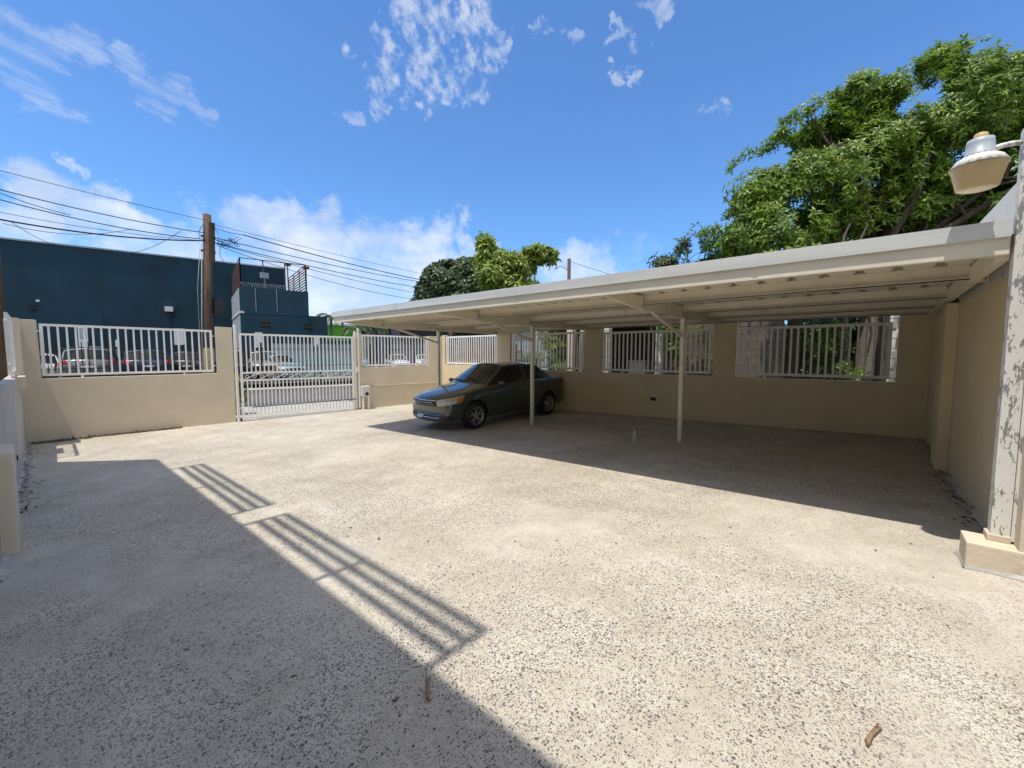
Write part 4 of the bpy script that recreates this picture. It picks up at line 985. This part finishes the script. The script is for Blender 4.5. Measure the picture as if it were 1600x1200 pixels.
TG = 34
sg = s_of(at_t(500, 520, TG)); sh_ = s_of(at_t(612, 520, TG))
gr = empty('shop_building', ST(sg, TG, 0), 0, 'low lime green shop building behind the palms', 'building')
zg = at_t(560, 510, TG).z
bld(gr, sbox(MB(), sg, sh_, TG, TG+9, -.2, zg), 'wall', M['green'])
bld(gr, sbox(MB(), sg-.1, sh_+.1, TG-.15, TG+9.1, zg+.001, zg+.22), 'roof_edge', M['signwhite'])
for i in range(4):
    a = sg+1+i*2.4; bld(gr, sbox(MB(), a, a+.9, TG-.03, TG-.003, .1, 2.4), 'window', M['dark'])
TC = 30
sc0 = s_of(at_t(589, 520, TC)); sc1 = s_of(at_t(1020, 520, TC)); zc = at_t(620, 500, TC).z
gc = empty('office_building', ST(sc0, TC, 0), 0, 'grey clad flat building seen under the left end of the carport roof', 'building')
bld(gc, sbox(MB(), sc0, sc1, TC, TC+10, -.2, zc), 'wall', M['grey_clad'])
for px in (587, 607): 
    s_ = s_of(at_t(px, 520, TC-.2)); bld(gc, sbox(MB(), s_-.22, s_+.22, TC-.35, TC-.005, -.2, zc+.05), 'dark_pier', M['charcoal'])
bld(gc, sbox(MB(), s_of(at_t(643, 520, TC-3)), s_of(at_t(715, 520, TC-3)), TC-3, TC-.01, at_t(660, 531, TC-3).z, at_t(660, 508, TC-3).z), 'canopy', M['charcoal'])
bld(gc, sbox(MB(), s_of(at_t(600, 520, TC)), s_of(at_t(800, 520, TC)), TC-.05, TC-.003, -.2, at_t(640, 538, TC).z), 'pale_base', M['greyblue'])
# pale aqua wall along the lot
TQ = 16.1
sq0 = s_of(at_t(424, 520, TQ)); sq1 = s_of(at_t(556, 520, TQ))
aq = empty('low_wall', ST(sq0, TQ, 0), 0, 'pale aqua and grey low wall at the back of the lot behind the gate', 'wall')
bld(aq, sbox(MB(), sq0, sq1, TQ, TQ+.25, .05, at_t(480, 556, TQ).z), 'wall_body', M['aqua'])
bld(aq, sbox(MB(), sq0, sq1, TQ+.3, TQ+.5, .05, at_t(480, 537, TQ).z), 'upper_wall', M['greyblue'])
bld(aq, sbox(MB(), sq0, sq1, TQ+.27, TQ+.55, at_t(480, 537, TQ).z+.002, at_t(480, 531, TQ).z), 'teal_band', M['teal_light'])

# signs on posts in the lot
def sign(label, pxa, pxb, pya, pyb, t, printed=False):
    a, b = at_t(pxa, pya, t), at_t(pxb, pyb, t); sa, sb = s_of(a), s_of(b)
    e = empty('parking_sign', ST((sa+sb)/2, t, .1), 0, label, 'sign', 'white signs standing in the lot')
    w_ = (sb-sa)/2; rz_ = math.atan2(FD.y, FD.x); e.rotation_euler.z = rz_
    z0, z1 = b.z-.1, a.z-.1
    MB().box((-w_, -.02, z0), (w_, .01, z1)).build('sign_face', M['signwhite'], e)
    MB().box((-.04, .012, 0), (.04, .06, z1)).build('post', M['greyblue'], e)
    if printed:
        r_ = MB(); hh = z1-z0
        for k in (-1, 1): r_.box((k*w_*.38-.05, -.026, z0+hh*.35), (k*w_*.38+.05, -.0215, z0+hh*.78))
        r_.box((-w_*.38-.05, -.026, z0+hh*.78), (w_*.1, -.0215, z0+hh*.86)); r_.build('faded_print', M['signgrey'], e)
sign('white sign with faded grey print above the grey car', 121, 138.5, 508, 542, 15, True)
sign('blank white sign left of the wooden pole', 271, 288.5, 513, 539, 15)
sign('white sign seen through the left part of the gate', 398, 410.5, 519, 543, 14.2)
sign('narrow pale sign seen through the right part of the gate', 490, 498, 525, 541, 14.5)
sign('small pale sign between grey car and navy car', 180, 186, 531, 542, 16)

# ------------------------------------------------------------------ black picket fence
TPK = 10.9
sp0 = s_of(at_t(15, 550, TPK)); sp1 = s_of(at_t(720, 550, TPK))
pf = empty('picket_fence', ST(sp0, TPK, -.06), math.atan2(FD.y, FD.x), 'black spear topped steel fence along the far side of the street', 'fence')
pk = MB().box((-.014, -.014, 0), (.014, .014, 2.16)).add([(-.022,-.014,2.16),(.022,-.014,2.16),(.022,.014,2.16),(-.022,.014,2.16),(0,0,2.30)], [(0,1,4),(1,2,4),(2,3,4),(3,0,4),(3,2,1,0)]).mesh('picket', M['black_metal'])
Lp = sp1-sp0; n_ = int(Lp/.20); rest = MB()
for i in range(n_):
    x = i*.20
    if i < 100: link_mesh('picket', pk, None, pf, (x, 0, 0))
    else: rest.box((x-.014, -.014, 0), (x+.014, .014, 2.26))
if rest.v: tag(rest.build('picket', M['black_metal'], pf), kind='stuff')
for z in (.25, 1.1, 1.98): MB().box((0, -.02, z), (Lp, .02, z+.04)).build('rail', M['black_metal'], pf)
for i in range(int(Lp/2.8)+1): MB().box((i*2.8+.07, -.04, 0), (i*2.8+.15, .04, 2.32)).build('post', M['black_metal'], pf)
# planting by the gate, street side
for (px, t, lab, sd) in ((367, 1.2, 'small green plant outside the left end of the gate', 41),):
    p = at_t(px, 600, t)
    bush(lab, [((p.x, p.y, .35), (.25, .3, .35)), ((p.x+.05, p.y, .75), (.2, .25, .25))], sd, M['leaf_yellow'], base=(p.x, p.y, -.2), dens=260)

# ------------------------------------------------------------------ vehicles
SED = dict(L=4.53, W=.85, hub=.93, wb=2.6, wr=.315, st=[
 # x, width, zb, z3, z4, z5, y6, z6, z8, x5, x6, x8
 (0.02,.74,.30,.40,.53,.595,.45,.62,.63,0,0,0),
 (0.05,.84,.21,.45,.63,.695,.45,.715,.725,0,0,0),
 (0.22,.91,.19,.50,.71,.77,.48,.79,.805,0,0,0),
 (0.55,.96,.18,.52,.785,.835,.50,.86,.88,0,0,0),
 (0.95,.985,.17,.53,.84,.885,.54,.925,.95,0,0,0),
 (1.30,1.0,.17,.54,.885,.93,.69,.965,1.00,0,.05,-.10),
 (2.02,1.0,.17,.54,.915,.955,.555,1.395,1.455,0,.04,-.04),
 (2.70,1.0,.17,.54,.925,.965,.57,1.415,1.475,0,0,0),
 (3.28,1.0,.17,.55,.94,.985,.555,1.385,1.445,0,-.02,-.04),
 (3.92,.985,.18,.56,.955,1.00,.64,1.055,1.095,0,-.08,-.03),
 (4.22,.96,.20,.56,.955,1.01,.55,1.06,1.09,0,0,0),
 (4.46,.90,.22,.54,.93,.985,.50,1.03,1.05,0,0,0),
 (4.53,.82,.30,.50,.72,.80,.48,.84,.86,0,0,0)], ws=5, rg=8, sides=(5, 6, 7, 8), split=7)
SUV = dict(L=4.7, W=.92, hub=.93, wb=2.75, wr=.36, st=[
 (0.02,.76,.38,.52,.66,.72,.48,.745,.755,0,0,0),
 (0.06,.85,.28,.56,.78,.84,.50,.875,.89,0,0,0),
 (0.30,.92,.26,.60,.88,.93,.52,.965,.985,0,0,0),
 (0.80,.97,.25,.62,.94,.99,.55,1.03,1.05,0,0,0),
 (1.30,1.0,.24,.64,.98,1.04,.74,1.07,1.10,0,.05,-.10),
 (2.00,1.0,.24,.64,1.0,1.06,.66,1.58,1.66,0,.03,-.04),
 (2.80,1.0,.24,.64,1.01,1.07,.67,1.62,1.71,0,0,0),
 (3.60,1.0,.24,.65,1.02,1.08,.66,1.60,1.69,0,0,0),
 (4.30,.99,.26,.66,1.03,1.09,.63,1.54,1.62,0,-.02,.04),
 (4.62,.95,.30,.66,1.03,1.09,.70,1.12,1.14,0,-.03,.0),
 (4.68,.93,.32,.62,.90,.96,.60,1.0,1.01,0,0,0),
 (4.70,.84,.40,.56,.74,.78,.55,.80,.81,0,0,0)], ws=4, rg=8, sides=(4, 5, 6, 7), split=6)
def car_cage(C):
    W = C['W']; rows = []
    for (x, wf, zb, z3, z4, z5, y6, z6, z8, x5, x6, x8) in C['st']:
        w_ = W*wf; r = [(x, 0, zb), (x, w_*.80, zb), (x, w_*.965, zb+.09), (x, w_, z3), (x, w_*.975, z4), (x+x5, w_*.90, z5),
                        (x+x6, min(y6*W/.85, w_*.86), z6), (x+x6*.3+x8*.7, y6*.52*W/.85, z6+(z8-z6)*.72), (x+x8, 0, z8)]
        out = []
        for (a, y, z) in r:
            k = (abs(y)/W)**2.4
            if a < 1.2: a += .30*k*(1-a/1.2)
            if a > C['L']-.9: a -= .20*k*((a-C['L']+.9)/.9)
            out.append((a, y, z))
        rows.append(out)
    return rows
def make_car(label, C, pm, loc, rz, detail=True, group=None, name='parked_car', front_visible=True, headm='headlight'):
    e = empty(name, loc, rz, label, 'car', group)
    rows = car_cage(C); nI, nJ = len(rows), 9
    bm = bmesh.new(); V = {}
    for i in range(nI):
        for j in range(nJ):
            for s_ in ((1,) if j in (0, 8) else (1, -1)):
                x, y, z = rows[i][j]; V[i, j, s_] = bm.verts.new((x, y*s_, z))
            if j in (0, 8): V[i, j, -1] = V[i, j, 1]
    fid = {}
    for i in range(nI-1):
        for j in range(nJ-1):
            for s_ in (1, -1):
                vs = [V[i, j, s_], V[i+1, j, s_], V[i+1, j+1, s_], V[i, j+1, s_]]
                if s_ < 0: vs.reverse()
                fid[i, j, s_] = bm.faces.new(vs)
    for i, flip in ((0, False), (nI-1, True)):
        for j in range(nJ-1):      # end caps as strips
            pass
        ring = [V[i, j, 1] for j in range(nJ)]+[V[i, j, -1] for j in range(nJ-2, 0, -1)]
        if flip: ring.reverse()
        # quads left-right
        for j in range(nJ-1):
            a, b, c, d = V[i, j, 1], V[i, j+1, 1], V[i, j+1, -1], V[i, j, -1]
            vs = []
            for v in (a, b, c, d):
                if v not in vs: vs.append(v)
            if len(vs) > 2: bm.faces.new(vs if not flip else vs[::-1])
    bmesh.ops.recalc_face_normals(bm, faces=bm.faces)
    cl = bm.edges.layers.float.get('crease_edge') or bm.edges.layers.float.new('crease_edge')
    groups = [[fid[C['ws'], j, s_] for j in (6, 7) for s_ in (1, -1)], [fid[C['rg'], j, s_] for j in (6, 7) for s_ in (1, -1)]]
    for s_ in (1, -1):
        groups.append([fid[i, 5, s_] for i in C['sides'] if i < C['split']]); groups.append([fid[i, 5, s_] for i in C['sides'] if i >= C['split']])
    for gi, gf in enumerate(groups):
        r_ = bmesh.ops.inset_region(bm, faces=gf, thickness=.035, depth=-.006, use_even_offset=True, use_boundary=True)
        gs = set(gf)
        for f_ in gf: f_.material_index = gi+1
        for f_ in gf:
            for ed in f_.edges:
                if not all(q in gs for q in ed.link_faces): ed[cl] = 1.0
        for f_ in r_['faces']:
            for ed in f_.edges: ed[cl] = max(ed[cl], .85)
    me = bpy.data.meshes.new('cage'); bm.to_mesh(me); bm.free()
    mats = [pm, M['windscreen'], M['glass'], M['glass'], M['glass'], M['glass'], M['glass'], M['plastic_black']]
    for m_ in mats: me.materials.append(m_)
    tmp = bpy.data.objects.new('tmp', me); col.objects.link(tmp)
    sb = tmp.modifiers.new('s', 'SUBSURF'); sb.levels = 2; sb.render_levels = 2
    cut = MB()
    for hx in (C['hub'], C['hub']+C['wb']):
        for s_ in (1, -1):
            rr = C['wr']+.045; n_ = 36
            a = [(hx+rr*math.cos(6.2832*k/n_), s_*(C['W']+.3), C['wr']+rr*math.sin(6.2832*k/n_)) for k in range(n_)]
            b = [(x, s_*(C['W']-.32), z) for x, y, z in a]
            cut.add(a+b, [tuple(range(n_)), tuple(reversed(range(n_, 2*n_)))]+[((k+1) % n_, k, n_+k, n_+(k+1) % n_) for k in range(n_)])
    cm = cut.mesh('cut')
    for m_ in mats: cm.materials.append(m_)
    for p_ in cm.polygons: p_.material_index = 7
    co = bpy.data.objects.new('cut', cm); col.objects.link(co)
    bo = tmp.modifiers.new('b', 'BOOLEAN'); bo.object = co; bo.operation = 'DIFFERENCE'; bo.solver = 'EXACT'
    dg = bpy.context.evaluated_depsgraph_get(); ev = tmp.evaluated_get(dg); fm = bpy.data.meshes.new_from_object(ev, depsgraph=dg)
    bpy.data.objects.remove(tmp); bpy.data.objects.remove(co)
    bvh = BVHTree.FromPolygons([v.co[:] for v in fm.vertices], [p_.vertices[:] for p_ in fm.polygons])
    names = ['body', 'windscreen', 'rear_window', 'side_window', 'side_window', 'side_window', 'side_window', 'wheel_arch']
    for mi in range(8):
        b2 = bmesh.new(); b2.from_mesh(fm)
        bmesh.ops.delete(b2, geom=[f_ for f_ in b2.faces if f_.material_index != mi], context='FACES')
        if not len(b2.faces): b2.free(); continue
        for f_ in b2.faces: f_.smooth = mi != 7; f_.material_index = 0
        if mi == 7:
            for qx in (0, 1):
                for qy in (0, 1):
                    b3 = b2.copy(); mid = C['hub']+C['wb']/2
                    bmesh.ops.delete(b3, geom=[f_ for f_ in b3.faces if ((f_.calc_center_median().x > mid) != bool(qx)) or ((f_.calc_center_median().y > 0) != bool(qy))], context='FACES')
                    m3 = bpy.data.meshes.new('wheel_arch'); b3.to_mesh(m3); b3.free(); m3.materials.append(mats[7])
                    if len(m3.polygons): link_mesh('wheel_arch', m3, None, e)
            b2.free(); continue
        m2 = bpy.data.meshes.new(names[mi]); b2.to_mesh(m2); b2.free(); m2.materials.append(mats[mi]); link_mesh(names[mi], m2, None, e)
    def patch(nm, cs, d, mat, off=.006, nu=10, nv=6, th=.01, parent=None):
        """a thin shell laid over the body between four corner points, seen along d"""
        cs = [Vector(c) for c in cs]; d = Vector(d).normalized(); pv = []; ok = []
        for v_ in range(nv+1):
            for u in range(nu+1):
                a = cs[0].lerp(cs[1], u/nu); b = cs[3].lerp(cs[2], u/nu); q_ = a.lerp(b, v_/nv)
                h_ = bvh.ray_cast(q_-d*1.5, d)
                ok.append(h_[0] is not None); pv.append((h_[0] if h_[0] is not None else q_)-d*off)
        fs = [(v_*(nu+1)+u, v_*(nu+1)+u+1, (v_+1)*(nu+1)+u+1, (v_+1)*(nu+1)+u) for v_ in range(nv) for u in range(nu)]
        fs = [f_ for f_ in fs if all(ok[k] for k in f_)]
        if not fs: return None
        back = [p_+d*th for p_ in pv]; n0 = len(pv); b = MB().add(pv+back, fs, True); b.add([], [])
        b.f += [tuple(k+n0 for k in reversed(f_)) for f_ in fs]; b.sm += [True]*len(fs)
        from collections import Counter
        cnt = Counter()
        for f_ in fs:
            for k in range(4): cnt[tuple(sorted((f_[k], f_[(k+1) % 4])))] += 1
        for (a, c), n2 in cnt.items():
            if n2 == 1: b.f.append((a, c, c+n0, a+n0)); b.sm.append(False)
        return b.build(nm, mat, parent or e)
    W = C['W']; sed = C is SED; s4 = C['st']
    L_ = C['L']
    zg = .555 if sed else .78
    for s_ in (1, -1):
        if sed:
            patch('headlight', [(.1, s_*.44, .555), (.45, s_*.83, .64), (.60, s_*.80, .795), (.15, s_*.43, .715)], (.8, -s_*.6, 0), M[headm])
            o = patch('turn_signal', [(.36, s_*.79, .645), (.50, s_*.84, .665), (.58, s_*.82, .77), (.42, s_*.77, .745)], (.8, -s_*.6, 0), M['amber'], off=.012)
            patch('tail_light', [(4.5, s_*.52, .80), (4.3, s_*.84, .82), (4.25, s_*.83, .98), (4.5, s_*.55, .97)], (-.8, -s_*.6, 0), M['redlens'])
        else:
            patch('headlight', [(.1, s_*.52, .72), (.35, s_*.90, .74), (.4, s_*.88, .90), (.12, s_*.5, .86)], (.8, -s_*.6, 0), M[headm])
            patch('tail_light', [(4.66, s_*.60, .98), (4.5, s_*.92, .98), (4.5, s_*.90, 1.20), (4.66, s_*.70, 1.14)], (-.8, -s_*.6, 0), M['redlens'])
    if sed:
        patch('grille', [(0, -.34, .555), (0, .34, .555), (.1, .40, .695), (.1, -.40, .695)], (1, 0, 0), M['plastic_black'], nu=14)
        for zz_ in (.585, .62, .655): patch('grille_bar', [(0, -.34, zz_), (0, .34, zz_), (0, .34, zz_+.009), (0, -.34, zz_+.009)], (1, 0, 0), M['chrome'], off=.018, nv=1, th=.006)
        patch('grille_surround', [(0, -.42, .695), (0, .42, .695), (0, .42, .708), (0, -.42, .708)], (1, 0, 0), M['chrome'], off=.012, nv=1)
        patch('emblem', [(0, -.05, .60), (0, .05, .60), (0, .045, .655), (0, -.045, .655)], (1, 0, 0), M['redlens'], off=.03, nu=4, nv=3)
        patch('lower_intake', [(0, -.48, .275), (0, .48, .275), (0, .52, .345), (0, -.52, .345)], (1, 0, 0), M['plastic_black'], nu=14)
        for s_ in (1, -1): patch('fog_recess', [(.0, s_*.56, .28), (.3, s_*.74, .29), (.3, s_*.76, .37), (.0, s_*.56, .36)], (.85, -s_*.5, 0), M['plastic_black'])
        patch('front_plate', [(0, .05, .29), (0, .30, .29), (0, .30, .36), (0, .05, .36)], (1, 0, 0), M['plate'], off=.03, nu=4)
        patch('bumper_bar', [(0, -.5, .305), (0, .5, .305), (0, .5, .32), (0, -.5, .32)], (1, 0, 0), M['chrome'], off=.016, nv=1)
    else:
        patch('grille', [(0, -.48, .60), (0, .48, .60), (.1, .5, .84), (.1, -.5, .84)], (1, 0, 0), M['plastic_black'], nu=14)
        patch('rear_bumper', [(4.7, -.85, .45), (4.7, .85, .45), (4.7, .85, .66), (4.7, -.85, .66)], (-1, 0, 0), M['plastic_black'], nu=14)
        patch('rear_plate', [(4.7, -.2, .80), (4.7, .2, .80), (4.7, .2, .92), (4.7, -.2, .92)], (-1, 0, 0), M['plate'], off=.02, nu=4)
    if detail:
        beltz = .93 if sed else 1.03
        for s_ in (1, -1):
            for (xa, zt_) in (((1.36, .90), (2.42, .93), (3.42, .95)) if sed else ((1.42, 1.0), (2.45, 1.03), (3.5, 1.04))):
                patch('door_gap', [(xa, s_*1, .24), (xa+.012, s_*1, .24), (xa+.012, s_*1, zt_), (xa, s_*1, zt_)], (0, -s_, 0), M['plastic_black'], off=.001, nu=1, nv=12, th=.004)
            for xa in (2.22, 3.2): patch('door_handle', [(xa, s_, beltz-.10), (xa+.17, s_, beltz-.10), (xa+.17, s_, beltz-.07), (xa, s_, beltz-.07)], (0, -s_, 0), pm, off=.03, nu=5, nv=2, th=.02)
            mz = beltz+.07
            MB().lathe([(0, -.09), (.06, -.07), (.085, 0), (.06, .07), (0, .09)], (0, 0, 0), 'y', 14).build('wing_mirror', M['car_black'] if pm is not M['car_green'] else pm, e, loc=(1.62 if sed else 1.65, s_*(W+.10), mz)).scale = (.7, 1.1, .75)
    # wipers
    if sed and detail:
        for y0_ in (-.45, .1): patch('wiper', [(1.28, y0_, 1.05), (1.42, y0_+.5, 1.1), (1.45, y0_+.5, 1.1), (1.31, y0_, 1.05)], (.35, 0, -1), M['plastic_black'], off=.012, nv=1)
    # wheels
    tyre = MB(); wr = C['wr']; tw = .10
    tyre.lathe([(wr*.64, -tw), (wr*.80, -tw*1.05), (wr*.94, -tw*.95), (wr, -tw*.62), (wr, tw*.62), (wr*.94, tw*.95), (wr*.80, tw*1.05), (wr*.64, tw)], axis='y', n=40)
    tme = tyre.mesh('tyre', M['tyre'])
    rim = MB().lathe([(wr*.66, -tw*.9), (wr*.68, -tw*.2), (wr*.60, tw*.2)], axis='y', n=36)
    rim.lathe([(wr*.66, -tw*1.02), (wr*.60, -tw*.96), (wr*.66, -tw*.8)], axis='y', n=36)
    rim.lathe([(0, -tw*.80), (wr*.14, -tw*.78), (wr*.17, -tw*.55), (wr*.17, 0)], axis='y', n=20)
    for k in range(5):
        for dlt in (-.16, .16):
            a = 6.2832*k/5+.3; a2 = a+dlt
            p0 = Vector((math.cos(a)*wr*.12, -tw*.68, math.sin(a)*wr*.12)); p1 = Vector((math.cos(a2+dlt*.6)*wr*.63, -tw*.80, math.sin(a2+dlt*.6)*wr*.63))
            rim.beam(p0, p1, .026, .03, up=(0, 1, 0))
    rme = rim.mesh('rim', M['rim'])
    dme = MB().lathe([(0, -tw*.25), (wr*.62, -tw*.25)], axis='y', n=24).mesh('brake_disc', M['plastic_black'])
    for hx in (C['hub'], C['hub']+C['wb']):
        for s_ in (1, -1):
            we = bpy.data.objects.new('wheel', None); we.empty_display_size = .2; col.objects.link(we); we.parent = e
            we.location = (hx, s_*(W-.115), wr); we.rotation_euler = (0, 0, 0 if s_ < 0 else math.pi)
            for nm, mm in (('tyre', tme), ('rim', rme), ('brake_disc', dme)): link_mesh(nm, mm, None, we)
    return e

# the sedan under the carport: nose towards the yard, tail at the long wall
hub_f = Vector((6.60, 6.81)); hd = math.atan2(-.13, 2.6)
# near side wheels measured; car axis is one half track further away
ax = Vector((math.cos(hd), math.sin(hd))); ns = Vector((-ax.y, ax.x))
org = hub_f + ns*(.85-.115+.09) - ax*.93
zc_ = gz(org.x+.93, org.y)
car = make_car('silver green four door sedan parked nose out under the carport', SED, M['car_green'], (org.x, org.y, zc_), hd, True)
car.rotation_euler.y = -math.atan(GA)

def lot_car(label, C, pm, px, t, face, rot=0, z=.17, detail=False, sc=1.0, ref='c'):
    """car in the lot whose middle is seen at px; face 'rear' = its tail towards the street"""
    p = at_t(px, 560, t); base = math.atan2(FN.y, FN.x)
    ang = base+(0 if face == 'front' else math.pi)+R(rot)      # +x of the car points from nose to tail
    c = Vector((math.cos(ang), math.sin(ang), 0))
    if face == 'front': o_ = Vector((p.x, p.y, z))
    else: o_ = Vector((p.x, p.y, z)) - c*C['L']
    e = make_car(label, C, pm, o_, ang, detail, 'cars parked in the lot across the street')
    e.scale = (sc,)*3
    return e
lot_car('white car at the left end of the lot beside the grey car', SUV, M['car_white'], 56, 12.2, 'rear', 14, sc=.93)
lot_car('white van like car behind the white car at the far left', SUV, M['car_white'], 92, 17.0, 'front', 50, sc=1.25)
lot_car('grey hatch backed car with red tail lights behind the black fence', SUV, M['car_grey'], 138, 11.6, 'rear', 4, sc=1.08)
lot_car('pale car with bluish windows in the row behind the grey car', SUV, M['car_aqua'], 165, 16.6, 'front', 20, sc=1.15)
lot_car('navy blue car seen from behind left of the wooden pole', SUV, M['car_navy'], 231, 12.0, 'rear', 6, sc=1.05)
lot_car('black car between the navy car and the wooden pole', SUV, M['car_black'], 292, 12.6, 'rear', -6)
lot_car('black car behind the left end of the gate', SUV, M['car_black'], 372, 12.8, 'front', 8)
lot_car('beige car behind the left part of the gate', SUV, M['car_beige'], 412, 13.0, 'front', -8)
lot_car('pale blue car low behind the middle of the gate', SED, M['car_aqua'], 462, 12.6, 'front', 14)
lot_car('white sedan behind the left bars of the panel right of the gate', SED, M['car_white'], 585, 19.0, 'front', 25)
lot_car('white sedan behind the middle bars of the panel right of the gate', SED, M['car_white'], 628, 17.5, 'front', -12)
lot_car('white car behind the right bars of the panel right of the gate', SED, M['car_white'], 662, 20.0, 'front', -25)
lot_car('pale blue car seen over the orange brown board fence', SUV, M['car_aqua'], 745, 13.5, 'front', -20)
